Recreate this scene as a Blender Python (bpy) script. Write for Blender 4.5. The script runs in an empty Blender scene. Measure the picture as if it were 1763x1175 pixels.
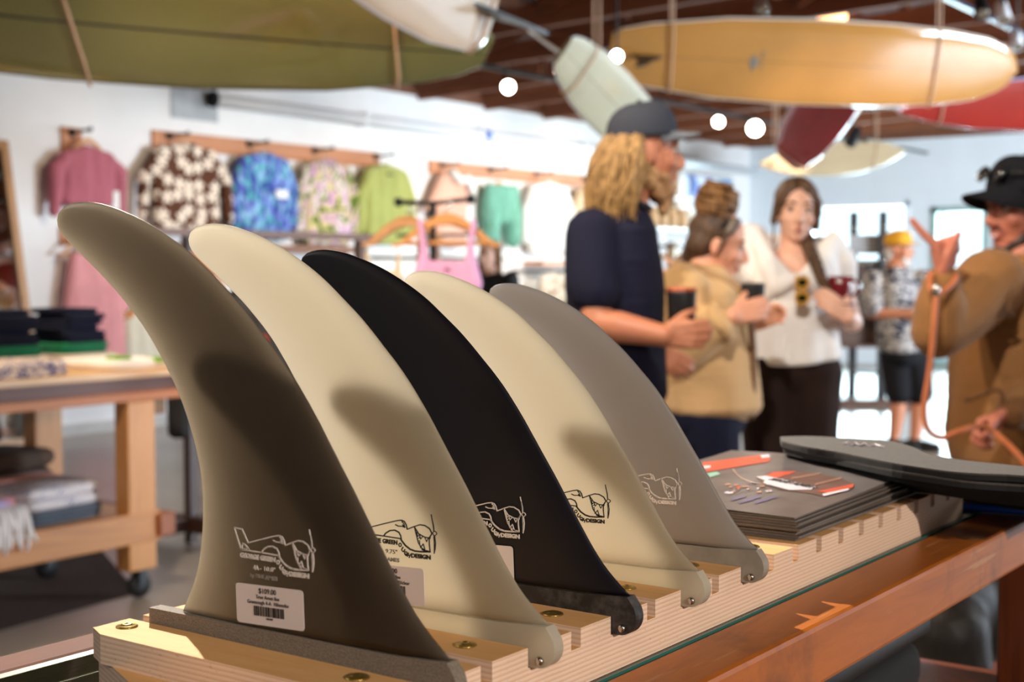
import bpy, bmesh, math, random
from mathutils import Vector, Matrix, Quaternion, noise
V = Vector
random.seed(7)
SC = bpy.context.scene
COL = SC.collection

# ------------------------------------------------------------------ camera
F, PW, PH = 2400.0, 1763, 1175
YAW, PITCH = math.radians(35.9), math.radians(2.9)
EYE = V((0, 0, 1.41))
FWD = V((-math.sin(YAW) * math.cos(PITCH), math.cos(YAW) * math.cos(PITCH), -math.sin(PITCH)))
RGT = FWD.cross(V((0, 0, 1))).normalized()
UPV = RGT.cross(FWD)
UP = V((0, 0, 1))
HF = V((FWD.x, FWD.y, 0)).normalized()          # horizontal view direction
cam = bpy.data.objects.new('camera', bpy.data.cameras.new('camera'))
COL.objects.link(cam)
SC.camera = cam
cam.location = EYE
cam.rotation_euler = Matrix((RGT, UPV, -FWD)).transposed().to_euler()
cam.data.sensor_width = 36.0
cam.data.lens = 36.0 * F / PW
cam.data.clip_start = 0.05
cam.data.dof.use_dof = True
cam.data.dof.focus_distance = 0.95
cam.data.dof.aperture_fstop = 8.5

# ------------------------------------------------------------------ world, exposure, main lights
W = bpy.data.worlds.new('world'); SC.world = W; W.use_nodes = True
bg = W.node_tree.nodes['Background']
bg.inputs[0].default_value = (0.72, 0.86, 1.0, 1)
bg.inputs[1].default_value = 3.0
vs = SC.view_settings
vs.view_transform = 'Standard'; vs.look = 'None'; vs.gamma = 1.0; vs.use_curve_mapping = False
vs.exposure = 0.0
SC.cycles.use_denoising = True
SC.cycles.max_bounces = 8
SC.cycles.transparent_max_bounces = 12
SC.cycles.sample_clamp_indirect = 6.0
SC.cycles.caustics_reflective = False
SC.cycles.caustics_refractive = False

def lamp(name, kind, loc, energy, color, target=None, size=0.1, angle=60, blend=0.5, size_y=None):
    d = bpy.data.lights.new(name, kind); d.energy = energy; d.color = color
    o = bpy.data.objects.new(name, d); COL.objects.link(o); o.location = loc
    if kind == 'SPOT':
        d.spot_size = math.radians(angle); d.spot_blend = blend; d.shadow_soft_size = size
    elif kind == 'AREA':
        d.size = size
        if size_y: d.shape = 'RECTANGLE'; d.size_y = size_y
    else:
        d.shadow_soft_size = size
    if target is not None:
        o.rotation_euler = (V(target) - V(loc)).to_track_quat('-Z', 'Y').to_euler()
    return o
WARM, NEUT, COOL = (1.0, 0.80, 0.58), (1.0, 0.92, 0.82), (0.74, 0.87, 1.0)
XW, YF, ZW = -10.0, 20.25, 3.35               # left wall, far wall, wall top
PIN = V((-0.452, 0.566, 1.185))               # front pin of the first fin
# key track lamp above and behind the fins
lamp('track_lamp_light', 'SPOT', (-2.55, 2.12, 2.80), 900, (1.0, .90, .78), PIN + V((-.08, .25, .1)), 0.03, 50, 0.6)
# warm lamps over the counter and the aisle
lamp('track_lamp_light', 'SPOT', (2.6, -.3, 2.3), 330, (1.0, .85, .74), PIN + V((0, .45, 0)), 0.03, 55, 0.7)
lamp('track_lamp_light', 'SPOT', (0.9, -1.6, 3.2), 26, (1.0, .84, .74), PIN + V((-.1, .3, 0)), 0.25, 70, 0.8)
# wall washers
for yy, e in ((7.6, 120), (9.4, 130), (11.2, 150), (13.0, 240), (14.8, 280), (16.8, 240)):
    lamp('wall_washer_light', 'SPOT', (-7.0, yy - .4, 3.1), e, WARM, (XW, yy, 1.7), 0.06, 66, 0.9)
# lamps over the people, the table and the T-stand
for p, t, e in (((-3.6, 1.6, 3.1), (-2.2, 3.6, 1.2), 140), ((-5.4, 3.2, 3.1), (-5.2, 3.6, .9), 230), ((-4.4, 4.6, 3.15), (-2.9, 4.0, 1.2), 190), ((-3.2, 2.2, 3.1), (-3.9, 4.9, 1.4), 420),
                ((-4.9, 6.3, 3.15), (-3.4, 5.0, 1.0), 130), ((-2.6, 2.4, 3.1), (-1.2, 3.9, 1.1), 170), ((-3.0, 8.0, 3.2), (-4.3, 10.9, 1.2), 260), ((-1.0, 1.8, 3.2), (-2.4, 5.0, 1.4), 330.5)):
    lamp('track_lamp_light', 'SPOT', p, e, NEUT if e == 330.5 else WARM, t, 0.06, 70, 0.8)
# unseen area lights added under the roof as soft fill
lamp('ceiling_fill_light', 'AREA', (1.6, -2.2, 3.3), 22, NEUT, (1.6, -2.2, 0), 1.6)
lamp('ceiling_fill_light', 'AREA', (2.6, 5.5, 3.6), 80, NEUT, (2.6, 5.5, 0), 1.6)
lamp('ceiling_fill_light', 'AREA', (-5.0, -1.5, 3.4), 80, NEUT, (-5, -1.5, 0), 1.6)
# daylight at the shop front, plus an added cool light from the side
lamp('daylight', 'AREA', (-8.2, YF + .25, 1.75), 420, COOL, (-8.2, 0, 1.4), 1.5, size_y=1.5)
lamp('daylight', 'AREA', (-6.1, YF + .25, 1.5), 600, COOL, (-5.6, 0, 0.8), 1.6, size_y=1.6)
lamp('daylight', 'AREA', (5.9, 12.5, 1.9), 2900, COOL, (-6, 19.0, 1.8), 4.4, size_y=2.0)  # added area light that brightens the far wall, set in an invented side opening

# ------------------------------------------------------------------ measuring helpers: a picture ray meets a real distance or plane
def ray(px, py): return RGT * ((px - PW / 2) / F) - UPV * ((py - PH / 2) / F) + FWD
def at(px, py, d): return EYE + ray(px, py) * d
def on_x(px, py, x): r = ray(px, py); return EYE + r * ((x - EYE.x) / r.x)
def on_y(px, py, y): r = ray(px, py); return EYE + r * ((y - EYE.y) / r.y)
def on_z(px, py, z): r = ray(px, py); return EYE + r * ((z - EYE.z) / r.z)

# ------------------------------------------------------------------ materials
def lin(h):
    if not isinstance(h, str): return tuple(h)[:3]
    h = h.lstrip('#'); o = []
    for i in (0, 2, 4):
        c = int(h[i:i + 2], 16) / 255.0
        o.append(c / 12.92 if c <= 0.04045 else ((c + 0.055) / 1.055) ** 2.4)
    return tuple(o)
def c4(h): return (*lin(h), 1.0)
class NT:
    def __init__(s, name):
        s.m = bpy.data.materials.new(name); s.m.use_nodes = True; s.t = s.m.node_tree; s.n = s.t.nodes
        s.b = s.n.get('Principled BSDF'); s.out = s.n.get('Material Output')
    def add(s, typ, **kw):
        nd = s.n.new(typ)
        for k, v in kw.items():
            if k.startswith('_'): setattr(nd, k[1:], v)
        return nd
    def link(s, a, b): s.t.links.new(a, b)
    def coord(s, kind='Object', scale=(1, 1, 1), rot=(0, 0, 0)):
        tc = s.add('ShaderNodeTexCoord'); mp = s.add('ShaderNodeMapping')
        mp.inputs['Scale'].default_value = scale; mp.inputs['Rotation'].default_value = rot
        s.link(tc.outputs[kind], mp.inputs['Vector']); return mp.outputs['Vector']
    def noise(s, vec, scale, detail=3, rough=.55, dist=0):
        n = s.add('ShaderNodeTexNoise'); n.inputs['Scale'].default_value = scale; n.inputs['Detail'].default_value = detail
        n.inputs['Roughness'].default_value = rough; n.inputs['Distortion'].default_value = dist
        s.link(vec, n.inputs['Vector']); return n.outputs['Fac']
    def ramp(s, fac, stops, interp='LINEAR'):
        r = s.add('ShaderNodeValToRGB'); r.color_ramp.interpolation = interp
        e = r.color_ramp.elements
        while len(e) > 1: e.remove(e[-1])
        e[0].position = stops[0][0]; e[0].color = c4(stops[0][1])
        for p, c in stops[1:]:
            x = e.new(p); x.color = c4(c)
        s.link(fac, r.inputs['Fac']); return r.outputs['Color']
    def mix(s, fac, a, b, mode='MIX'):
        m = s.add('ShaderNodeMix', _data_type='RGBA', _blend_type=mode)
        for sock, v in ((m.inputs['Factor'], fac), (m.inputs[6], a), (m.inputs[7], b)):
            if hasattr(v, 'links') or hasattr(v, 'is_linked'): s.link(v, sock)
            else: sock.default_value = v if isinstance(v, (int, float)) else c4(v)
        return m.outputs[2]
    def math(s, op, a, b=None, c=None):
        m = s.add('ShaderNodeMath', _operation=op)
        for i, v in enumerate((a, b, c)):
            if v is None: continue
            if hasattr(v, 'is_linked'): s.link(v, m.inputs[i])
            else: m.inputs[i].default_value = v
        return m.outputs[0]
    def bump(s, h, strength=.3, dist=.01):
        b = s.add('ShaderNodeBump'); b.inputs['Strength'].default_value = strength; b.inputs['Distance'].default_value = dist
        s.link(h, b.inputs['Height']); s.link(b.outputs['Normal'], s.b.inputs['Normal'])
    def base(s, col):
        if hasattr(col, 'is_linked'): s.link(col, s.b.inputs['Base Color'])
        else: s.b.inputs['Base Color'].default_value = c4(col)
    def set(s, **kw):
        for k, v in kw.items():
            s.b.inputs[k.replace('_', ' ')].default_value = v
        return s.m
_mats = {}
def mat(name, col, rough=.6, var=.12, scale=8, bump=0, bscale=60, metal=0, spec=.5, coat=0, sheen=0, trans=0):
    if name in _mats: return _mats[name]
    k = NT(name); vec = k.coord()
    n = k.noise(vec, scale)
    l = lin(col)
    k.base(k.ramp(n, [(.3, tuple(x * (1 - var) for x in l)), (.7, tuple(min(1, x * (1 + var)) for x in l))]))
    if bump: k.bump(k.noise(vec, bscale, 4), bump, .004)
    k.set(Roughness=rough, Metallic=metal, Specular_IOR_Level=spec, Coat_Weight=coat, Sheen_Weight=sheen)
    if coat: k.b.inputs['Coat Roughness'].default_value = .06
    _mats[name] = k.m; return k.m
def wood(name, dark, light, axis=0, scale=6, rough=.5, coat=0, stretch=14, bump=.15):
    if name in _mats: return _mats[name]
    k = NT(name); s = [scale * stretch / 6] * 3; s[axis] = scale / 8
    vec = k.coord('Object', tuple(s))
    n = k.noise(vec, 1.6, 5, .6, 1.2); n2 = k.noise(k.coord(), 3.0, 3)
    c = k.ramp(n, [(.25, dark), (.5, light), (.75, dark)])
    l, d = lin(light), lin(dark)
    c2 = k.mix(k.math('MULTIPLY', n2, .5), c, tuple(a * .75 + b * .25 for a, b in zip(d, l)))
    k.base(c2); k.bump(n, bump, .002); k.set(Roughness=rough, Coat_Weight=coat)
    _mats[name] = k.m; return k.m
def emit(name, col, strength):
    k = NT(name); k.base(col); k.b.inputs['Emission Color'].default_value = c4(col); k.b.inputs['Emission Strength'].default_value = strength
    return k.m
def glass_mat(name, tint='#f4fbf8', refl=.08):
    k = NT(name); tr = k.add('ShaderNodeBsdfTransparent'); tr.inputs[0].default_value = c4(tint)
    gl = k.add('ShaderNodeBsdfGlossy'); gl.inputs['Roughness'].default_value = .02
    fr = k.add('ShaderNodeFresnel'); fr.inputs['IOR'].default_value = 1.45
    mx = k.add('ShaderNodeMixShader'); k.link(fr.outputs[0], mx.inputs[0]); k.link(tr.outputs[0], mx.inputs[1]); k.link(gl.outputs[0], mx.inputs[2])
    k.link(mx.outputs[0], k.out.inputs['Surface']); return k.m

# ------------------------------------------------------------------ mesh helpers
def link_mesh(name, me, m=None, parent=None):
    o = bpy.data.objects.new(name, me); COL.objects.link(o)
    if m is not None:
        for x in (m if isinstance(m, (list, tuple)) else [m]): me.materials.append(x)
    if parent is not None:
        o.parent = parent; o.matrix_parent_inverse = Matrix.Translation(parent.location).inverted() if parent.type == 'EMPTY' else Matrix()
    return o
def fin_bm(name, bm, m=None, parent=None, smooth=False, bevel=0, segs=2):
    if bevel:
        bmesh.ops.bevel(bm, geom=[e for e in bm.edges if e.is_manifold and e.calc_face_angle(0) > .5], offset=bevel, segments=segs, affect='EDGES', profile=.5)
    bmesh.ops.recalc_face_normals(bm, faces=bm.faces)
    me = bpy.data.meshes.new(name); bm.to_mesh(me); bm.free()
    if smooth:
        for p in me.polygons: p.use_smooth = True
    return link_mesh(name, me, m, parent)
def tag(o, label=None, cat=None, group=None, kind=None):
    if label: o['label'] = label
    if cat: o['category'] = cat
    if group: o['group'] = group
    if kind: o['kind'] = kind
    return o
def thing(name, label, cat, loc=(0, 0, 0), group=None):
    o = bpy.data.objects.new(name, None); COL.objects.link(o); o.location = loc; o.empty_display_size = .05
    return tag(o, label, cat, group)
def struct(o, label=None): o['kind'] = 'structure'; o['category'] = 'room'; return tag(o, label)
def bm_box(bm, lo, hi, mtx=None):
    lo, hi = V(lo), V(hi)
    r = bmesh.ops.create_cube(bm, size=1.0, matrix=Matrix.Translation((lo + hi) / 2) @ Matrix.Diagonal((*(hi - lo), 1)))
    if mtx is not None: bmesh.ops.transform(bm, matrix=mtx, verts=r['verts'])
    return r['verts']
def box(name, lo, hi, m, parent=None, bevel=0.0):
    bm = bmesh.new(); bm_box(bm, lo, hi); return fin_bm(name, bm, m, parent, bevel=bevel)
def frame_mtx(o, x, y, z):
    return Matrix.Translation(o) @ Matrix((x, y, z)).transposed().to_4x4()
def bar_mtx(a, b, roll=UP):
    a, b = V(a), V(b); z = (b - a).normalized()
    x = V(roll).cross(z)
    if x.length < 1e-4: x = V((1, 0, 0)).cross(z)
    x.normalize(); return frame_mtx((a + b) / 2, x, z.cross(x), z), (b - a).length
def bm_bar(bm, a, b, w, h, roll=UP):                     # box beam from a to b
    mt, L = bar_mtx(a, b, roll)
    return bm_box(bm, (-w / 2, -h / 2, -L / 2), (w / 2, h / 2, L / 2), mt)
def bm_cone(bm, a, b, r0, r1, seg=16):
    mt, L = bar_mtx(a, b)
    return bmesh.ops.create_cone(bm, cap_ends=True, segments=seg, radius1=r0, radius2=r1, depth=L, matrix=mt)['verts']
def bm_tube(bm, pts, r, seg=8, closed=False):
    pts = [V(p) for p in pts]; n = len(pts); rs = r if isinstance(r, (list, tuple)) else [r] * n
    t0 = (pts[1] - pts[0]).normalized(); ref = UP if abs(t0.z) < .9 else V((1, 0, 0))
    x = ref.cross(t0).normalized(); rings = []
    for i, p in enumerate(pts):
        if closed: t = (pts[(i + 1) % n] - pts[i - 1]).normalized()
        else: t = (pts[min(i + 1, n - 1)] - pts[max(i - 1, 0)]).normalized()
        x = (x - t * x.dot(t)).normalized(); y = t.cross(x)
        rings.append([bm.verts.new(p + (x * math.cos(a) + y * math.sin(a)) * rs[i]) for a in [2 * math.pi * k / seg for k in range(seg)]])
    for i in range(n if closed else n - 1):
        A, B = rings[i], rings[(i + 1) % n]
        for k in range(seg): bm.faces.new((A[k], A[(k + 1) % seg], B[(k + 1) % seg], B[k]))
    if not closed: bm.faces.new(rings[0][::-1]); bm.faces.new(rings[-1])
def tube(name, pts, r, m, parent=None, seg=8, closed=False):
    bm = bmesh.new(); bm_tube(bm, pts, r, seg, closed); return fin_bm(name, bm, m, parent, smooth=True)
def bm_lathe(bm, prof, o, axis=UP, seg=24):
    axis = V(axis).normalized(); x = axis.orthogonal().normalized(); y = axis.cross(x); o = V(o); rings = []
    for r, z in prof:
        rings.append([bm.verts.new(o + axis * z + (x * math.cos(a) + y * math.sin(a)) * max(r, 1e-5)) for a in [2 * math.pi * k / seg for k in range(seg)]])
    for A, B in zip(rings, rings[1:]):
        for k in range(seg): bm.faces.new((A[k], A[(k + 1) % seg], B[(k + 1) % seg], B[k]))
    bm.faces.new(rings[0][::-1]); bm.faces.new(rings[-1])
def lathe(name, prof, o, m, parent=None, axis=UP, seg=24):
    bm = bmesh.new(); bm_lathe(bm, prof, o, axis, seg); ob = fin_bm(name, bm, m, parent, smooth=True)
    return ob
def bm_prism(bm, poly, o, x, y, z, th):                  # polygon (u,v) in plane x,y, extruded th along z
    o, x, y, z = V(o), V(x), V(y), V(z)
    a = [bm.verts.new(o + x * u + y * v) for u, v in poly]; b = [bm.verts.new(o + x * u + y * v + z * th) for u, v in poly]
    n = len(poly); bm.faces.new(a[::-1]); bm.faces.new(b)
    for i in range(n): bm.faces.new((a[i], a[(i + 1) % n], b[(i + 1) % n], b[i]))
def prism(name, poly, o, x, y, z, th, m, parent=None, bevel=0):
    bm = bmesh.new(); bm_prism(bm, poly, o, x, y, z, th); return fin_bm(name, bm, m, parent, bevel=bevel)
def bez(pts, n=8):                                       # Catmull-Rom through points
    pts = [V(p) for p in pts]; out = []
    P_ = [pts[0] * 2 - pts[1]] + pts + [pts[-1] * 2 - pts[-2]]
    for i in range(1, len(P_) - 2):
        a, b, c, d = P_[i - 1], P_[i], P_[i + 1], P_[i + 2]
        for k in range(n):
            t = k / n
            out.append(.5 * (2 * b + (c - a) * t + (2 * a - 5 * b + 4 * c - d) * t * t + (3 * b - a - 3 * c + d) * t ** 3))
    out.append(pts[-1]); return out

# union of tapered capsules and ellipsoids as one continuous surface
def cap_(a, ra, b, rb): return ('c', V(a), ra, V(b), rb)
def ell_(c, x, y, z): return ('e', V(c), V(x), V(y), V(z))
def blob(name, elems, vox, m, parent=None, smooth=4, fold=None):
    bm = bmesh.new()
    for e in elems:
        if e[0] == 'c':
            _, a, ra, b, rb = e
            bmesh.ops.create_icosphere(bm, subdivisions=2, radius=ra, matrix=Matrix.Translation(a))
            bmesh.ops.create_icosphere(bm, subdivisions=2, radius=rb, matrix=Matrix.Translation(b))
            if (b - a).length > 1e-4: bm_cone(bm, a, b, ra * .985, rb * .985, 14)
        else:
            _, c, x, y, z = e
            bmesh.ops.create_icosphere(bm, subdivisions=3, radius=1, matrix=Matrix.Translation(c) @ Matrix((x, y, z)).transposed().to_4x4())
    bmesh.ops.recalc_face_normals(bm, faces=bm.faces)
    me = bpy.data.meshes.new(name); bm.to_mesh(me); bm.free()
    t = bpy.data.objects.new('tmp', me); COL.objects.link(t)
    r = t.modifiers.new('r', 'REMESH'); r.mode = 'VOXEL'; r.voxel_size = vox; r.use_smooth_shade = True
    if smooth:
        s = t.modifiers.new('s', 'SMOOTH'); s.factor = .5; s.iterations = smooth
    dg = bpy.context.evaluated_depsgraph_get()
    m2 = bpy.data.meshes.new_from_object(t.evaluated_get(dg)); m2.name = name
    bpy.data.objects.remove(t); bpy.data.meshes.remove(me)
    if fold is not None:
        m2.calc_loop_triangles() if False else None
        vs_ = m2.vertices; nm = [v.normal.copy() for v in vs_]
        for v, n_ in zip(vs_, nm): v.co += n_ * fold(v.co)
    for p in m2.polygons: p.use_smooth = True
    m2.materials.clear()
    return link_mesh(name, m2, m, parent)
def folds(amp, fx, fz=None, seed=0.0):
    fz = fz or fx
    def f(co): return amp * noise.noise(V((co.x * fx + seed, co.y * fx + seed * 2, co.z * fz)))
    return f
def text_mesh(name, s, size, o, x, y, m, parent=None, bold=0.0, align='LEFT', depth=.0002, space=1.0):
    cu = bpy.data.curves.new('t', 'FONT'); cu.body = s; cu.size = size; cu.offset = bold; cu.align_x = align; cu.extrude = depth; cu.space_character = space
    cu.resolution_u = 3
    t = bpy.data.objects.new('t', cu); COL.objects.link(t)
    dg = bpy.context.evaluated_depsgraph_get()
    me = bpy.data.meshes.new_from_object(t.evaluated_get(dg)); bpy.data.objects.remove(t); bpy.data.curves.remove(cu)
    x, y = V(x), V(y); me.transform(frame_mtx(V(o), x, y, x.cross(y))); me.name = name; me.materials.clear()
    return link_mesh(name, me, m, parent)
def join_meshes(name, objs, m, parent=None):
    bm = bmesh.new()
    for o in objs:
        bm.from_mesh(o.data)
    for o in objs: bpy.data.objects.remove(o)
    me = bpy.data.meshes.new(name); bm.to_mesh(me); bm.free(); return link_mesh(name, me, m, parent)
def grid_mesh(name, rows, m, parent=None, close_u=False, caps=False, smooth=True, uv=None):
    bm = bmesh.new(); vr = [[bm.verts.new(p) for p in r] for r in rows]; n = len(rows[0])
    uvl = bm.loops.layers.uv.new('UVMap') if uv else None
    for i in range(len(rows) - 1):
        for k in range(n if close_u else n - 1):
            k2 = (k + 1) % n
            f = bm.faces.new((vr[i][k], vr[i][k2], vr[i + 1][k2], vr[i + 1][k]))
            if uv:
                for lp, (a, b) in zip(f.loops, ((i, k), (i, k2), (i + 1, k2), (i + 1, k))): lp[uvl].uv = uv[a][b]
    if caps: bm.faces.new(vr[0][::-1]); bm.faces.new(vr[-1])
    bmesh.ops.recalc_face_normals(bm, faces=bm.faces)
    me = bpy.data.meshes.new(name); bm.to_mesh(me); bm.free()
    if smooth:
        for p in me.polygons: p.use_smooth = True
    return link_mesh(name, me, m, parent)
# ------------------------------------------------------------------ common materials
M_wall = mat('wall_paint', '#e9e6e4', .85, .03, 2)
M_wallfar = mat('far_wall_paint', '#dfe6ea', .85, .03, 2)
M_beam = wood('beam_wood', '#54301c', '#945633', 0, 5, .75)
M_beamy = wood('purlin_wood', '#4c2d20', '#7f4d31', 1, 5, .75)
M_deck = wood('roof_deck_wood', '#4f413e', '#857470', 1, 9, .8, stretch=20, bump=.5)
M_black = mat('black_metal', '#141416', .45, .1, 20, metal=.3)
M_blackm = mat('black_matte', '#101012', .8, .1, 20)
M_fir = wood('fir_wood', '#a4683a', '#cf9257', 1, 5, .45)
M_firz = wood('fir_wood_upright', '#b27540', '#d69a5c', 2, 5, .45)
M_rail = wood('peg_rail_wood', '#a7663f', '#c98a5e', 1, 5, .55)
M_hang = wood('hanger_wood', '#b87a40', '#d79a5e', 1, 10, .4)
M_white = mat('white_paint', '#e9edf0', .5, .02, 4)
M_brass = mat('brass', '#b49a52', .3, .1, 90, metal=.9)
M_steel = mat('steel', '#b8b2a8', .22, .08, 60, metal=1)

# ------------------------------------------------------------------ room shell
k = NT('floor_concrete'); v = k.coord()
n1 = k.noise(v, 1.4, 5, .6); n2 = k.noise(v, 18, 4, .7)
k.base(k.mix(k.math('MULTIPLY', n2, .3), k.ramp(n1, [(.3, '#a79d92'), (.7, '#c2b9ae')]), '#8f867c'))
k.set(Roughness=.32, Specular_IOR_Level=.55); k.bump(n2, .06, .002)
M_floor = k.m
struct(box('floor', (XW - .3, -6, -.1), (6, YF + .3, 0), M_floor), 'polished pale concrete shop floor')
struct(box('wall_left', (XW - .2, -6, 0), (XW, YF + .2, ZW), M_wall), 'white wall carrying the clothes rails')
# far wall with a shop window, a glazed door and a side window
WIN = (-8.98, -7.38, .88, 2.44); DOOR = (-7.06, -6.22, 0.0, 2.34); SIDE = (-6.14, -5.0, .5, 2.34)
bm = bmesh.new()
for lo, hi in (((XW, 0), (WIN[0], ZW)), ((WIN[0], 0), (WIN[1], WIN[2])), ((WIN[0], WIN[3]), (WIN[1], ZW)), ((WIN[1], 0), (DOOR[0], ZW)),
               ((DOOR[0], DOOR[3]), (DOOR[1], ZW)), ((DOOR[1], 0), (SIDE[0], ZW)), ((SIDE[0], 0), (SIDE[1], SIDE[2])), ((SIDE[0], SIDE[3]), (SIDE[1], ZW)), ((SIDE[1], 0), (6, ZW))):
    bm_box(bm, (lo[0], YF, lo[1]), (hi[0], YF + .18, hi[1]))
struct(fin_bm('wall_far', bm, M_wallfar), 'pale blue-lit wall at the shop front')
bm = bmesh.new()
for lo, hi in (((-6, 0), (10.1, 6)), ((10.1, 0), (14.9, .8)), ((10.1, 3.0), (14.9, 6)), ((14.9, 0), (YF + .2, 6))): bm_box(bm, (6, lo[0], lo[1]), (6.2, hi[0], hi[1]))
struct(fin_bm('wall_right', bm, M_wall), 'white side wall with a wide daylight window')
w3 = struct(box('added_window', (6.16, 10.1, .8), (6.19, 14.9, .88), M_white), 'wide side window out of the picture'); box('added_window_head', (6.16, 10.1, 2.92), (6.19, 14.9, 3.0), M_white, w3)  # unseen window frame, added to give the side area light an opening
struct(box('wall_back', (XW - .2, -6.2, 0), (6.2, -6, 6), M_wall), 'plain white wall behind the counter')
struct(box('baseboard_left', (XW, -6, 0), (XW + .015, YF, .1), mat('baseboard_paint', '#b9b4b0', .6)), 'low grey baseboard')
M_glass = glass_mat('window_glass')
def window(name, w, m, bars_x=(), bars_z=(), fw=.07, lab=None):
    bm = bmesh.new(); x0, x1, z0, z1 = w; y0, y1 = YF - .02, YF + .09
    for lo, hi in (((x0, z0), (x0 + fw, z1)), ((x1 - fw, z0), (x1, z1)), ((x0, z0), (x1, z0 + fw)), ((x0, z1 - fw), (x1, z1))):
        bm_box(bm, (lo[0], y0, lo[1]), (hi[0], y1, hi[1]))
    o = struct(fin_bm(name, bm, m), lab)
    xs = [x0 + fw, *bars_x, x1 - fw]; zs = [z0 + fw, *bars_z, z1 - fw]
    for a in bars_x: box('glazing_bar', (a - .02, y0, z0 + fw), (a + .02, y1, z1 - fw), m, o)
    for a, b in zip(xs, xs[1:]):
        for c, d in zip(zs, zs[1:]):
            box('pane', (a + .001, YF + .03, c), (b - .001, YF + .034, d), M_glass, o)
    return o
window('window_1', WIN, M_white, (), (), .07, 'wide white-framed shop window full of daylight')
d = window('door_1', DOOR, mat('door_paint', '#8fa8a3', .5, .04), (), (.62,), .085, 'grey-green glazed shop door')
box('door_panel', (DOOR[0] + .085, YF + .02, .06), (DOOR[1] - .085, YF + .06, .62), mat('door_panel_paint', '#b9d3d6', .5, .03), d)
box('door_handle', (DOOR[1] - .07, YF - .07, 1.0), (DOOR[1] - .045, YF - .02, 1.3), M_black, d)
window('window_2', SIDE, mat('dark_frame', '#27333b', .4), (-5.62,), (), .09, 'dark-framed side window by the door')
# roof deck, rafters, chords and webs
def deck_z(x): return 3.62 + .115 * (x - XW)
def chord_z(x): return 3.40 + .035 * (x - XW)
bm = bmesh.new()
vv = [(XW - .2, -6, deck_z(XW - .2)), (6.2, -6, deck_z(6.2)), (6.2, YF + .2, deck_z(6.2)), (XW - .2, YF + .2, deck_z(XW - .2))]
lo = [bm.verts.new(p) for p in vv]; hi = [bm.verts.new((p[0], p[1], p[2] + .06)) for p in vv]
bm.faces.new(lo); bm.faces.new(hi)
for i in range(4): bm.faces.new((lo[i], lo[(i + 1) % 4], hi[(i + 1) % 4], hi[i]))
ceil = struct(fin_bm('ceiling', bm, M_deck), 'dark brown boarded roof underside')
for i, s in enumerate(range(-2, 16)):
    y = 1.0 + 1.22 * s
    bm = bmesh.new(); bm_bar(bm, (XW, y, deck_z(XW) - .11), (6.1, y, deck_z(6.1) - .11), .075, .2)
    fin_bm('rafter', bm, M_beam, ceil)
    bm = bmesh.new(); bm_bar(bm, (XW, y + .08, chord_z(XW)), (6.1, y + .08, chord_z(6.1)), .08, .19)
    fin_bm('tie_beam', bm, M_beam, ceil)
    for j, x in enumerate((-8.3, -6.6, -4.9, -3.2, -1.5)):
        bm = bmesh.new(); bm_bar(bm, (x, y + .04, chord_z(x)), (x, y + .04, deck_z(x) - .1), .09, .09, V((0, 1, 0)))
        fin_bm('king_post', bm, M_beamy, ceil)
        x2 = x - 1.2 if (i + j) % 2 else x + 1.2
        bm = bmesh.new(); bm_bar(bm, (x, y + .0, chord_z(x) + .05), (x2, y + .0, deck_z(x2) - .15), .06, .12)
        fin_bm('brace', bm, M_beam, ceil)
for x in (-9.2, -7.6, -5.8, -4.0, -2.0):
    bm = bmesh.new(); bm_bar(bm, (x, -6, deck_z(x) - .04), (x, YF, deck_z(x) - .04), .12, .08); fin_bm('purlin', bm, M_beamy, ceil)
# boarded edge above both walls
struct(box('trim_1', (XW - .2, -6, ZW), (XW + .02, YF + .2, 3.75), M_beamy), 'dark timber plate above the clothes wall')
struct(box('trim_2', (XW - .2, YF - .02, ZW), (6, YF + .2, 5.5), M_beamy), 'dark timber plate above the shop front')

# conduit with its grey plate
t = thing('drain_pipe', 'white pipe clipped high along the clothes wall, with blue tape band', 'pipe', (XW, 9, 3.0))
a, b = V((XW + .10, 8.95, 3.0)), V((XW + .10, YF - .03, 2.97))
tube('pipe_run', [a, b], .062, M_white, t, 16)
tube('blue_band', [V((XW + .10, 13.08, 2.995)), V((XW + .10, 13.2, 2.995))], .066, mat('blue_tape', '#3f62b4', .5), t, 16)
tube('black_collar', [V((XW + .10, 8.925, 3.0)), V((XW + .10, 8.949, 3.0))], .08, M_blackm, t, 16)
for y in (11.0, 13.02, 15.2, 17.5): box('pipe_clip', (XW + .001, y, 2.92), (XW + .16, y + .025, 3.07), M_white, t)
tag(box('wall_plate', (XW, 8.52, 2.8), (XW + .012, 9.08, 3.2), mat('galvanised', '#a9aaab', .4, .15, 6, metal=.5)), 'grey metal plate behind the end of the white pipe', 'plate')
# ------------------------------------------------------------------ showcase counter in front
CX0, CX1, CY0, CY1 = PIN.x - .357, PIN.x + .05, PIN.y - .75, PIN.y + 1.09
CZ = PIN.z - .0295
k = NT('counter_wood'); v = k.coord('Object', (14, 1.1, 14)); n1 = k.noise(v, 1.6, 6, .62, 1.0); n2 = k.noise(k.coord(), 9, 5, .65); n3 = k.noise(k.coord('Object', (30, 2, 30)), 4, 3)
c = k.ramp(n1, [(.25, '#7d3f14'), (.5, '#b5661f'), (.75, '#955018')])
c = k.mix(k.ramp(n2, [(.55, (0, 0, 0)), (.75, (.7, .7, .7))]), c, '#4a2c1b')
c = k.mix(k.ramp(n3, [(.64, (0, 0, 0)), (.72, (.5, .5, .5))]), c, '#c99a66')
k.base(c); k.bump(n1, .08, .001); k.set(Roughness=.38, Specular_IOR_Level=.28)
M_counter = k.m
ct = thing('display_counter', 'old brown wooden display counter with inset glass top under the fins', 'counter', (PIN.x - .15, PIN.y, 0))
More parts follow.
